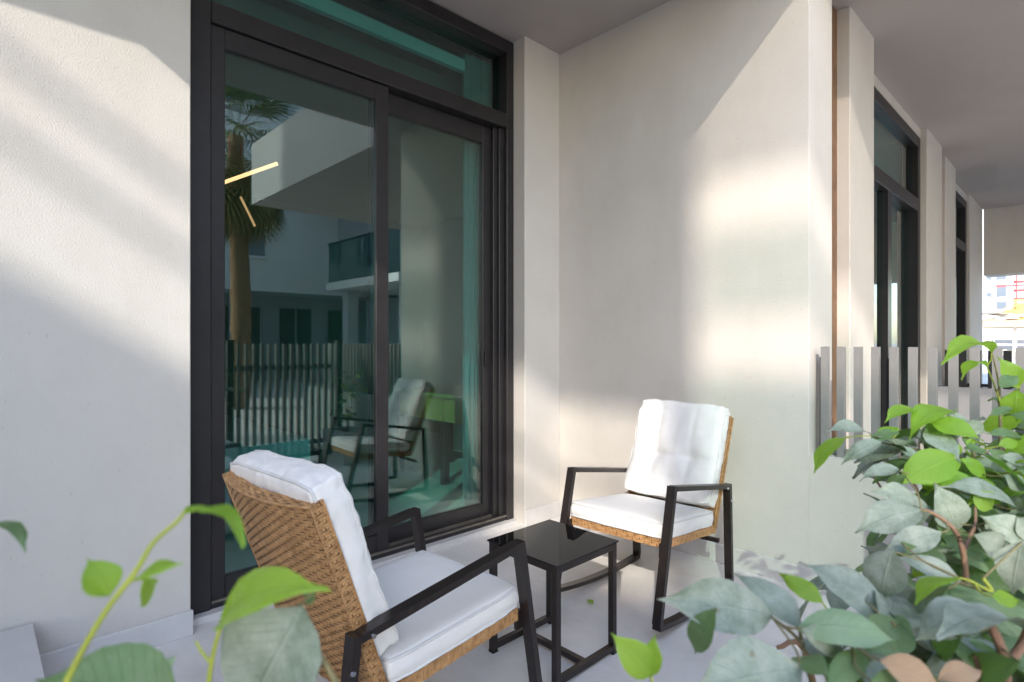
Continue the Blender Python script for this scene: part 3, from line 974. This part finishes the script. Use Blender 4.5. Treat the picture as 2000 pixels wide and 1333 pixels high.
STEM_PTS, BASES = {}, []
def hero_leaf(plant, bx, by, tx, ty, wpx, kind, dz=0.0, arch=None, z=None, fold=None, tiltn=0.0):
    z0 = zh((by + ty) / 2) if z is None else z
    p0, p1 = at(bx, by, z0), at(tx, ty, z0 + dz)
    Lpx = math.hypot(tx - bx, ty - by)
    L = (p1 - p0).length
    asp = wpx / Lpx
    if asp >= .40:
        W, face = wpx * z0 / F_PX, .95
    else:
        W, face = .46 * L, max(.02, asp / .46)
    tc = (CAMP - (p0 + p1) / 2).normalized()
    x = (p1 - p0).normalized()
    c1 = (tc - x * tc.dot(x)).normalized()          # faces the lens
    c2 = x.cross(c1)                                 # edge-on
    if c2.z < 0: c2 = -c2
    th = math.asin(min(1, face))
    n = c1 * math.sin(th) + c2 * math.cos(th)
    if tiltn: n = n + UP * tiltn
    a = (.05 + .05 * random.random()) if arch is None else arch
    fo = R(random.uniform(8, 20)) if fold is None else R(fold)
    me = leaf_mesh(L, W * random.uniform(.95, 1.12), a, fo, random.uniform(.02, .10), random.uniform(-.3, .3), .20, random.random() * 50)
    o = link('leaf', me, M[KIND[kind]], plant)
    o.matrix_world = orient(p0, p1, n)
    o.matrix_parent_inverse = Matrix.Identity(4)
    o.matrix_basis = Matrix.Translation(-plant.location) @ orient(p0, p1, n)
    BASES.append((plant, p0, x, kind))
    return p0

fr_ = empty('ficus_shrub', (1.0, .20, .25)); tag(fr_, 'dense leafy shrub with dusty and bright green leaves in front of the bar fence', 'shrub', 'leafy shrubs in the planter')
fl_ = empty('ficus_shrub', (.12, .25, .25)); tag(fl_, 'sparse shrub with a thin yellow-green shoot before the left wall', 'shrub', 'leafy shrubs in the planter')

HERO_R = [
 (1938,690,1840,703,20,'y',-.03,.20),(1927,715,1877,738,13,'y',-.02,.22),(1992,757,1950,698,38,'y'),(1953,757,1990,733,26,'m'),
 (1988,762,1983,824,46,'y'),(1790,803,1728,824,16,'y',-.02,.14),(1866,805,1773,849,30,'y',-.03,.17),(1697,845,1614,840,20,'o',0,.10),
 (1655,854,1587,922,26,'y',-.02,.12),(1722,864,1642,905,34,'o',0,.10),(1756,837,1706,857,14,'y'),(1715,853,1778,886,6,'o',.02),
 (1756,918,1679,937,28,'o',0,.12),(1864,893,1754,946,66,'y',-.02,.06),(1850,868,1809,848,30,'y'),(1868,893,1846,862,32,'y'),
 (1873,895,1840,938,24,'y'),(1873,897,1928,936,26,'y'),(1884,837,1800,824,18,'o'),(1995,857,1929,843,20,'m'),
 (1950,872,1992,862,22,'y'),(1904,870,1884,860,18,'y'),(1892,824,1848,810,14,'o'),(1880,826,1930,846,24,'o'),(1976,798,1931,812,16,'m'),
 (1799,997,1670,1039,54,'o',-.01,.08),(1820,999,1700,958,28,'o',0,.08),(1868,1035,1830,946,60,'o'),(1985,995,1842,943,34,'o',0,.12),
 (1903,962,1940,996,44,'y'),(1839,1040,1721,1080,54,'o'),(1878,1138,1749,1086,50,'o',.03,.08),(1742,1074,1717,1176,88,'o'),
 (1872,1129,1787,1180,26,'y',-.02,.14),(1509,1204,1289,1168,94,'o',-.02,.05),(1562,1228,1438,1114,62,'o',.05),
 (1608,1178,1522,1120,42,'y',.04),(1557,1226,1758,1246,78,'p',-.02,.10),(1748,1220,1566,1092,72,'o',.05),
 (1398,1190,1348,1284,48,'m',.04,.08),(1272,1322,1197,1238,62,'y',-.01,.04),(1272,1322,1278,1240,40,'y',.0,.05),(1562,1306,1345,1352,140,'o',-.02,.04),
 (1566,1228,1660,1280,52,'o',.04),(1616,1322,1545,1281,32,'m',.06),(1616,1345,1704,1270,56,'m',.05),
 (1910,1190,1788,1246,84,'o'),(2010,1236,1832,1231,34,'o',-.03,.12),(1852,1148,1766,1197,46,'o',.06),(1903,1046,1958,1078,50,'o',.06),
 (2006,1052,1920,1009,50,'o'),(1996,1058,1976,1164,64,'o'),(1719,1291,1850,1352,62,'d',-.01,.12),(1831,1330,1922,1308,40,'d',.01,.14),
 (1938,1166,1992,1176,34,'y'),(1815,1004,1728,1040,30,'o',.08),(1700,1180,1640,1130,40,'o',.10),(1760,1060,1800,1110,40,'m',.12),
 (2004,905,1950,890,26,'o'),(1960,930,2010,960,30,'o'),(1930,880,1975,905,22,'m'),(1985,1010,2030,1060,44,'o'),(1840,1120,1800,1060,40,'m',.10),
 (1770,930,1730,965,20,'m',.03),(1798,905,1745,868,16,'o',.04),(1830,838,1790,866,18,'o',.05),(1905,905,1860,935,26,'o',.05),
 (1990,1290,1900,1330,60,'m',.10),(1700,1330,1790,1345,50,'m',.05),(1880,1230,1830,1290,44,'m',.12),
]
for h in HERO_R:
    hero_leaf(fr_, *h)

def stem(plant, pts, r0, r1, m, nm='stem', k=5):
    bm = bmesh.new()
    P = smooth_poly(pts, k)
    STEM_PTS.setdefault(plant.name, []).extend(P)
    tube(bm, P, r0, r1, 7)
    bmesh.ops.translate(bm, verts=bm.verts[:], vec=-plant.location)
    return finish(bm, nm, m, plant, smooth=True)
def pst(plant, px, r0, r1, m, z=None):
    """Stem through photograph pixels (x, y, depth)."""
    return stem(plant, [at(*q) for q in px], r0, r1, m)
STEMS_R = [
 ([(1925,1420,.80),(1905,1260,.78),(1891,1173,.76),(1881,1079,.76),(1862,1033,.77),(1820,1002,.78),(1799,997,.79)], .0052, .0020, 'bark'),
 ([(1881,1079,.76),(1896,1045,.78),(1905,1020,.80),(1903,962,.85)], .0030, .0014, 'bark'),
 ([(1963,1380,.56),(1962,1300,.555),(1955,1265,.55),(1933,1218,.56)], .0060, .0042, 'bark'),
 ([(1962,1300,.555),(1990,1270,.56),(2010,1225,.58)], .0050, .0036, 'bark'),
 ([(1930,1420,.60),(1918,1330,.58),(1905,1280,.57)], .0040, .0032, 'bark'),
 ([(1660,1420,.60),(1619,1329,.60),(1557,1247,.60),(1508,1206,.60)], .0030, .0014, 'twig'),
 ([(1566,1262,.60),(1560,1226,.60)], .0016, .0012, 'twig'),
 ([(1985,1250,.90),(1958,1000,1.0),(1953,800,1.04),(1950,745,1.06),(1938,690,1.06)], .0040, .0012, 'twig'),
 ([(1958,800,1.04),(1945,760,1.04),(1927,715,1.04)], .0020, .0010, 'shoot'),
 ([(1953,800,1.04),(1975,770,1.03),(1992,757,1.03)], .0018, .0010, 'shoot'),
 ([(1940,1040,.92),(1905,900,.96),(1885,845,.98),(1835,800,1.0),(1790,803,1.0)], .0034, .0010, 'twig'),
 ([(1905,900,.96),(1800,880,.96),(1722,864,.96),(1697,845,.96)], .0020, .0009, 'twig'),
 ([(1760,876,.96),(1715,853,.96),(1655,854,.96)], .0014, .0008, 'shoot'),
 ([(1920,1130,.66),(1937,1156,.655),(1895,1135,.65),(1872,1129,.645)], .0022, .0010, 'shoot'),
 ([(1940,1040,.92),(1890,920,.92),(1866,893,.90)], .0020, .0012, 'shoot'),
 ([(1272,1400,.50),(1274,1350,.51),(1272,1322,.512)], .0022, .0013, 'shoot'),
 ([(1430,1240,.62),(1412,1205,.60),(1398,1190,.59)], .0010, .0008, 'twig'),
 ([(1740,1420,.62),(1745,1260,.62),(1748,1220,.61)], .0020, .0012, 'twig'),
 ([(1665,1330,.58),(1664,1255,.58),(1660,1205,.58)], .0016, .0010, 'shoot'),
]
for pts, r0, r1, m in STEMS_R:
    pst(fr_, pts, r0, r1, M[m])
# woody stems rising from the soil
for (x, y) in ((.78, .14), (.98, .08), (1.12, .22), (.62, .22), (.90, .26)):
    top = Vector((x + random.uniform(-.08, .08), y + random.uniform(-.06, .08), random.uniform(.74, .80)))
    stem(fr_, [(x, y, .23), ((x + top.x) / 2 + .02, (y + top.y) / 2, .75), top], .007, .003, M['bark'])

# inner foliage behind the leaves that stand out
VAR = [leaf_mesh(.085 + .006 * k, .040 + .005 * (k % 4), .04 + .02 * (k % 3), R(8 + 5 * (k % 4)), .03 + .03 * (k % 3), .25 * ((k % 3) - 1), .2, 1.7 * k) for k in range(7)]
def inner_leaf(plant, p, tipdir, nrm, kind, scale=1.0):
    me = random.choice(VAR)
    key = (me.name, kind)
    if key not in INNER:
        c = me.copy(); c.materials.clear(); c.materials.append(M[KIND[kind]]); c.name = 'leaf'
        INNER[key] = c
    o = bpy.data.objects.new('leaf', INNER[key]); col.objects.link(o); o.parent = plant
    m = orient(p, p + tipdir, nrm) @ Matrix.Scale(scale, 4)
    o.matrix_basis = Matrix.Translation(-plant.location) @ m
INNER = {}
XMIN = ((800, 1960), (850, 1905), (900, 1850), (950, 1830), (1000, 1830), (1060, 1800), (1120, 1790), (1180, 1760), (1240, 1690), (1300, 1640), (1340, 1620))
rng = random.Random(11)
cnt = 0
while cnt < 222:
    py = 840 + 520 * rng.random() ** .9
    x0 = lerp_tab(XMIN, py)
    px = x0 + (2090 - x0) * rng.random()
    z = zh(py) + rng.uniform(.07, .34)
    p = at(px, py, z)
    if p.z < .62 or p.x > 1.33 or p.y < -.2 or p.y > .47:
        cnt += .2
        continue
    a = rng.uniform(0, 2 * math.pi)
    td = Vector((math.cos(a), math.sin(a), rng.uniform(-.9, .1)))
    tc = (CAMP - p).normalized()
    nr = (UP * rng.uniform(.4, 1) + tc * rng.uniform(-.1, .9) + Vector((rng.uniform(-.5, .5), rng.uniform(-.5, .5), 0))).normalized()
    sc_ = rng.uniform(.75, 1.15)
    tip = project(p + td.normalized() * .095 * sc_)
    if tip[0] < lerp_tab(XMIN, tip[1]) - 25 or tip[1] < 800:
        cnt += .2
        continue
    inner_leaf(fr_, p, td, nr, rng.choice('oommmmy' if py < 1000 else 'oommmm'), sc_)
    cnt += 1

HERO_L = [
 (352,1372,66,1326,150,'m',0,.06,.40),(270,1372,338,1286,70,'p',.0,.06,.41),(214,1165,170,1090,72,'y',0,.05,.37),(262,1132,354,1096,24,'y',0,.06,.37),
 (283,1128,285,1188,20,'y',.02,.05,.38),(358,1000,478,1066,20,'y',-.01,.24,.38),(432,1221,637,1146,74,'y',-.03,.16,.42),(592,1184,468,1425,215,'o',-.02,.04,.44),
 (-22,1022,54,1069,24,'m',-.01,.16,.42),(612,1150,598,1182,24,'m',.02,.05,.44),
]
for h in HERO_L:
    hero_leaf(fl_, *h[:6], dz=h[6], arch=h[7], z=h[8])
STEMS_L = [
 ([(70,1480,.36),(129,1333,.365),(198,1207,.37),(264,1118,.375),(300,1060,.38),(345,1020,.38),(360,1000,.38)], .0023, .0012, 'shoot'),
 ([(395,1480,.42),(408,1333,.42),(418,1270,.42),(432,1221,.42)], .0022, .0014, 'shoot'),
 ([(416,1300,.42),(395,1275,.42),(382,1252,.42)], .0014, .0009, 'shoot'),
]
for pts, r0, r1, m in STEMS_L:
    pst(fl_, pts, r0, r1, M[m])
for pts in ([(-.02, .28, .23), (-.01, .36, .75), tuple(at(70, 1480, .36))], [(.16, .30, .23), (.14, .34, .7), tuple(at(395, 1480, .42))],
            [(.25, .28, .23), (.24, .30, .8), tuple(at(577, 1190, .445))], [(-.12, .30, .23), (-.1, .4, .8), tuple(at(-22, 1022, .42))], [(.05, .28, .23), (.08, .33, .8), tuple(at(300, 1372, .41))]):
    stem(fl_, pts, .0040, .0020, M['twig'])
for plant, p0, x, kind in BASES:          # leaf stalks back to the nearest stem
    best = min(STEM_PTS[plant.name], key=lambda q: (q - p0).length + max(0, q.z - p0.z) * .6)
    d = (best - p0).length
    if .004 < d < .30:
        bm = bmesh.new()
        tube(bm, smooth_poly([best, best.lerp(p0, .55) + Vector((0, 0, -.10 * d)) - x * .12 * d, p0 + x * .002], 4), .0014, .0010, 5)
        bmesh.ops.translate(bm, verts=bm.verts[:], vec=-plant.location)
        finish(bm, 'petiole', M['shoot' if kind == 'y' else 'twig'], plant, smooth=True)
rng = random.Random(5)
for i in range(14):        # low leaves in the planter, below the view
    p = Vector((rng.uniform(-.5, .45), rng.uniform(.0, .4), rng.uniform(.60, .78)))
    a = rng.uniform(0, 6.28)
    inner_leaf(fl_, p, Vector((math.cos(a), math.sin(a), -.3)), Vector((rng.uniform(-.4, .4), rng.uniform(-.4, .4), 1)).normalized(), rng.choice('oomm'), rng.uniform(.8, 1.1))
sg = empty('ficus_shrub', (2.87, .18, .25)); tag(sg, 'small green shrub in the short planter beside the garden gate', 'shrub')
for k in range(5):
    a = k * 1.3
    stem(sg, [(2.87, .18, .23), (2.88 + .05 * math.cos(a), .18 + .06 * math.sin(a), .75), (2.88 + .09 * math.cos(a), .18 + .12 * math.sin(a), .95)], .005, .002, M['bark'])
for i in range(70):
    a = rng.uniform(0, 6.28)
    p = Vector((2.88 + rng.uniform(-.13, .13), .18 + rng.uniform(-.2, .2), rng.uniform(.42, .95)))
    inner_leaf(sg, p, Vector((math.cos(a), math.sin(a), rng.uniform(-.6, .2))), Vector((rng.uniform(-.6, .6), rng.uniform(-.6, .6), 1)).normalized(), rng.choice('ommy'), rng.uniform(.7, 1.0))

fe_ = empty('ficus_shrub', (1.45, .15, .25)); tag(fe_, 'bushy dark green shrub at the planter end facing the low white wall', 'shrub', 'leafy shrubs in the planter')
rng = random.Random(17)
for k in range(6):
    a = k * 1.05
    stem(fe_, [(1.45 + .05 * math.cos(a), .15, .23), (1.45 + .12 * math.cos(a), .15 + .08 * math.sin(a), .75), (1.45 + .24 * math.cos(a), .15 + .2 * math.sin(a), .98)], .006, .002, M['bark'])
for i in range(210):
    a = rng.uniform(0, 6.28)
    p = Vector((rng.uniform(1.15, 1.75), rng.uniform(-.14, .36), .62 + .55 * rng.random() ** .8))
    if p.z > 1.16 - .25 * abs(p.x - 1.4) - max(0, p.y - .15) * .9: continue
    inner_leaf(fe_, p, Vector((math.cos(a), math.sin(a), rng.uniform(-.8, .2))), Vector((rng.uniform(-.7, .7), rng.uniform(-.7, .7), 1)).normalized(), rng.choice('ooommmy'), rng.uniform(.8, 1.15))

def scatter(plant, n, x0, x1, y0, y1, dz0, dz1, kinds, s0, s1, seed, ok):
    rg = random.Random(seed)
    k = 0
    for _ in range(n * 8):
        if k >= n: break
        px, py = rg.uniform(x0, x1), rg.uniform(y0, y1)
        if not ok(px, py): continue
        p = at(px, py, zh(py) + rg.uniform(dz0, dz1))
        a = rg.uniform(0, 6.28)
        td = Vector((math.cos(a), math.sin(a), rg.uniform(-.8, .1)))
        tip = project(p + td.normalized() * .1 * s1)
        if not ok(*tip): continue
        tc = (CAMP - p).normalized()
        nr = (UP * rg.uniform(.5, 1) + tc * rg.uniform(.0, .7) + Vector((rg.uniform(-.4, .4), rg.uniform(-.4, .4), 0))).normalized()
        inner_leaf(plant, p, td, nr, rg.choice(kinds), rg.uniform(s0, s1))
        k += 1
scatter(fe_, 60, 1740, 2060, 790, 960, -.02, .16, 'yyymmo', .6, .95, 31, lambda x, y: y > 760 + max(0, 1880 - x) * .55)
scatter(fe_, 30, 1590, 1760, 1130, 1345, .03, .12, 'oomm', .8, 1.05, 32, lambda x, y: x > 1570 + max(0, 1240 - y) * .9)

# fallen leaf on the terrace floor
lf = link('fallen_leaf', leaf_mesh(.055, .026, .12, R(12), .05, .2, .15, 4.0), M['leaf_young'])
lf.location = (2.13, 1.66, .004); lf.rotation_euler = (0, 0, R(70))
tag(lf, 'small yellow-green leaf fallen on the floor beside the side table', 'leaf')

# ------------------------------------------------------------------ unseen gobo wing, shaped so its gaps and tinted panes pattern the sunlight
DX = 14.0
KX = (XE + DX) / 1.5                                 # sun path from the end wall back to the screens
def ye(y): return y - KX
def he(h): return h + KX
rt = empty('sun_gobo_wing', (-DX - 3, ye(4), 0)); tag(rt, 'unseen wing added as a gobo, its glass screens shaping the sunlight', 'building')
def rpart(name, q, m, bevel=0.0):
    b = bmesh.new(); box(b, *q)
    bmesh.ops.translate(b, verts=b.verts[:], vec=-rt.location)
    return finish(b, name, m, rt, bevel=bevel)
YB0, YB1 = ye(-1.0), ye(9.5)
rpart('wall', (-DX - 6, -DX, YB0, YB1, -.02, he(-.45)), M['concrete'])
rpart('gobo_screen', (-DX - .22, -DX, ye(1.62), YB1, he(.94), he(4.6)), M['white_render'])  # added slab that keeps sun off the inner end wall
for h, r in ((.36, .032), (.06, .032)):  # rails added to streak the light on the left wall
    b = bmesh.new(); tube(b, [Vector((-DX - .1, ye(1.6), he(h))), Vector((-DX - .1, YB1, he(h)))], r, n=8)
    bmesh.ops.translate(b, verts=b.verts[:], vec=-rt.location)
    finish(b, 'rail', M['fence'], rt, smooth=True)
for y in (ye(1.72), ye(3.2), ye(6.5), ye(9.4)):
    rpart('post', (-DX - .18, -DX - .04, y - .04, y + .04, he(-.46), he(.95)), M['fence'])
for h0, h1 in ((-.30, 1.13), (1.465, 1.94), (2.25, 4.6)):
    for i in range(2):
        y1 = ye(1.60) - .02 - i * 1.85
        rpart('gobo_panel', (-DX - .12, -DX - .10, y1 - 1.82, y1 - (.08 if 1.4 < h0 < 2 and i == 0 else 0), he(h0), he(h1)), M['gobo_glass_top' if h0 > 2 else 'gobo_glass' if h0 > 1 else 'gobo_glass_low'])
rpart('gobo_panel', (-DX - .165, -DX - .15, ye(-2.1), ye(1.58), he(-.30), he(4.6)), M['sun_dimmer_pale'])  # extra pane, added to dim the sun on the end wall
rpart('gobo_panel', (-DX - .06, -DX - .045, ye(1.66), ye(2.14), he(-.44), he(.93)), M['sun_dimmer_bronze'])  # panes added to dim sun on far chair, left wall and corner
rpart('gobo_panel', (-DX - .06, -DX - .045, ye(3.41), YB1, he(-.44), he(.93)), M['sun_dimmer_bronze'])
rpart('gobo_panel', (-DX - .06, -DX - .045, ye(2.15), ye(3.4), he(-.44), he(.93)), M['sun_dimmer_smoke'])
for i in range(3):
    y1 = ye(1.60) - .005 - i * 1.85
    rpart('post', (-DX - .145, -DX - .085, y1 - .012, y1 + .012, he(-.46), he(4.6)), M['fence'])

# ------------------------------------------------------------------ wing across the court (mirrored in the door glass)
ow = empty('opposite_wing', (8, -8, 0)); tag(ow, 'pale apartment wing with projecting balconies mirrored in the door glass', 'building')
def opart(name, q, m, bevel=0.0, parent=None):
    b = bmesh.new(); box(b, q[0] + 1.3, q[1] + 1.3, *q[2:])
    bmesh.ops.translate(b, verts=b.verts[:], vec=-ow.location)
    o = finish(b, name, m, ow, bevel=bevel)
    if parent is not None: o.parent = parent
    return o
opart('upper_volume', (5.6, 14, -11.2, -5.0, 5.9, 9.0), M['white_render'])
opart('wall', (7.2, 14, -11.2, -6.0, 2.95, 5.9), M['grey_render'])
opart('back_wall', (-2.5, 14, -14.5, -11.2, 2.7, 9.2), M['white_render'])
opart('ground_floor_wall', (8.2, 14, -11.2, -7.0, -.02, 2.6), M['grey_render'])
opart('ground_floor_wall', (-2.5, 14, -14.5, -12.6, -.02, 2.7), M['grey_render'])
sl_ = opart('balcony_slab', (5.7, 8.0, -8.9, -5.2, 2.62, 2.82), M['white_render'])
for y0 in (-8.85, -7.02):
    opart('balustrade_glass', (5.74, 5.76, y0, y0 + 1.78, 2.83, 3.85), M['far_glass'])
opart('balustrade_rail', (5.72, 5.78, -8.86, -5.24, 3.855, 3.89), M['frame'])
for (x, y) in ((6.2, -8.5), (6.2, -5.6), (7.6, -5.6)):
    opart('column', (x - .15, x + .15, y - .15, y + .15, -.02, 2.615), M['grey_render'])
for x in (0.2, 2.2, 4.2):
    opart('column', (x - .15, x + .15, -11.6, -11.25, -.02, 2.69), M['grey_render'])
for (x0, x1, z0, z1) in ((2.6, 3.6, 3.7, 5.4), (.2, 1.2, 3.7, 5.4), (2.6, 3.6, 6.9, 8.6), (4.2, 4.9, 3.7, 5.4)):
    w_ = opart('window', (x0, x1, -11.215, -11.15, z0, z1), M['far_window'])
    opart('window_sill', (x0 - .05, x1 + .05, -11.19, -11.08, z0 - .08, z0 - .003), M['white_render'], parent=w_)
for i in range(14):
    opart('door_panel', (.4 + i * .55, .86 + i * .55, -12.598, -12.55, .05, 2.3), M['dark_furniture'] if i % 3 else M['grey_render'])

# palm in the court
pm = empty('palm_tree', (3.65, -5.6, 0)); tag(pm, 'tall fan palm with shaggy dry skirt mirrored in the door glass', 'tree')
b = bmesh.new()
tp = [Vector((.05 * math.sin(z * .8), .04 * math.sin(z * 1.3), z)) for z in [i * .3 for i in range(18)]]
sweep(b, tp, lambda i: circ(.20 - .004 * i + .012 * (i % 2), 12))
finish(b, 'trunk', M['palm_bark'], pm, smooth=True)
def fan_mesh(Lf, n=18):
    vs, fs = [(0, 0, 0), (Lf * .5, .012, 0), (Lf * .5, -.012, 0)], [(0, 1, 2)]
    for i in range(n):
        a = R(-78 + 156 * i / (n - 1))
        l = Lf * .62 * (.75 + .25 * math.cos(a))
        c, s = math.cos(a), math.sin(a)
        k = len(vs)
        vs += [(Lf * .48, 0, 0), (Lf * .48 + l * .6 * c - .020 * s, l * .6 * s + .020 * c, .02), (Lf * .48 + l * c, l * s, -.16 * l), (Lf * .48 + l * .6 * c + .020 * s, l * .6 * s - .020 * c, .02)]
        fs.append((k, k + 1, k + 2, k + 3))
    me = bpy.data.meshes.new('frond'); me.from_pydata(vs, [], fs); return me
fg, fd = fan_mesh(1.5, 22), fan_mesh(1.45, 22)
fg.materials.append(M['palm_green']); fd.materials.append(M['palm_dry'])
rng = random.Random(3)
for i in range(80):
    dry = i >= 26
    a = rng.uniform(0, 2 * math.pi)
    el = rng.uniform(-85, -45) if dry else rng.uniform(-25, 75)
    o = bpy.data.objects.new('frond', fd if dry else fg); col.objects.link(o); o.parent = pm
    o.location = (0, 0, rng.uniform(4.5, 5.1) if dry else rng.uniform(5.0, 5.3))
    o.rotation_euler = (rng.uniform(-.5, .5), -R(el), a)

# ------------------------------------------------------------------ far background seen past the covered walk
def far_thing(name, label, cat, loc):
    t = empty(name, loc); tag(t, label, cat); return t
def fp(t, name, c, size, m, parent=None, rz=None):
    b = bmesh.new()
    sx, sy, sz = size
    box(b, -sx / 2, sx / 2, -sy / 2, sy / 2, 0, sz)
    mw = Matrix.Translation(Vector(c) - t.location) @ Matrix.Rotation(YAW - R(90) - R(40), 4, 'Z')
    for v in b.verts: v.co = mw @ v.co
    o = finish(b, name, m, t)
    if parent is not None: o.parent = parent
    return o
Z1 = 75.0
gz = lambda px, z: Vector((ray(px)[0] * z, ray(px)[1] * z, -.03))
tw = far_thing('tower_block', 'white apartment tower with square windows behind the building site', 'building', gz(1935, Z1))
fp(tw, 'wall', gz(1915, Z1), (9.0, 8, 36), M['far_white'])
for k in range(8):
    for px, wd, hh in ((1956, .9, 1.5), (1931, .45, .5)):
        p = gz(px, Z1 - 5.4); p.z = 4.6 + k * 2.1
        fp(tw, 'window', p, (wd, .3, hh), M['far_window'])
cs = far_thing('building_site', 'half-built concrete house with pale slab, debris and open ground floor', 'building', gz(1960, 48))
fp(cs, 'floor_slab', gz(1965, 46) + Vector((0, 0, 2.35)), (9, 6, .55), M['rust'])
fp(cs, 'back_wall', gz(1975, 50), (11, .4, 2.3), M['grey_render'])
for px in (1916, 1982, 2040):
    fp(cs, 'column', gz(px, 44.5), (.22, .22, 2.38), M['far_white'])
fp(cs, 'guard_rail', gz(1965, 43.6) + Vector((0, 0, .95)), (9, .08, .10), M['far_white'])
rng = random.Random(21)
for i in range(14):
    fp(cs, 'plank', gz(rng.uniform(1915, 1976), 45) + Vector((0, 0, 2.92 + .11 * i * .55)), (rng.uniform(1.0, 2.2), .4, .10), rng.choice([M['concrete'], M['grey_render'], M['rust'], M['far_white']]))
for i in range(10):
    fp(cs, 'scaffold_pole', gz(1918 + i * 2.6, 44) + Vector((0, 0, .4)), (.05, .05, rng.uniform(.7, 1.5)), M['far_white'])
for i in range(16):
    fp(cs, 'rubble', gz(rng.uniform(1915, 1985), 43) + Vector((0, 0, rng.uniform(.0, .35))), (rng.uniform(.3, .8), .4, rng.uniform(.15, .4)), rng.choice([M['far_white'], M['concrete'], M['rust']]))
oc = far_thing('formwork_stack', 'orange slatted formwork standing on the slab of the building site', 'formwork', gz(1992, 45) + Vector((0, 0, 2.92)))
fp(oc, 'panel', gz(1996, 45) + Vector((0, 0, 2.92)), (2.2, 1.2, 1.0), M['orange_paint'])
for i in range(9):
    fp(oc, 'slat', gz(1977 + i * 4.5, 44.6) + Vector((0, 0, 3.93)), (.09, .09, .55), M['orange_paint'])
fp(oc, 'top_rail', gz(1996, 44.6) + Vector((0, 0, 4.48)), (2.2, .1, .09), M['orange_paint'])
cr = far_thing('tower_crane', 'red lattice mast of a crane by the white tower', 'crane', gz(1994, 62))
for dx in (-9, 9):
    fp(cr, 'mast_leg', gz(1994 + dx, 62), (.16, .16, 16), M['red_paint'])
for k in range(16):
    fp(cr, 'brace', gz(1994, 62) + Vector((0, 0, 1 + k * .95)), (1.25, .12, .30 if k % 4 else .62), M['red_paint'])
fp(cr, 'jib', gz(1985, 62) + Vector((0, 0, 7.3)), (3.4, .3, .18), M['red_paint'])
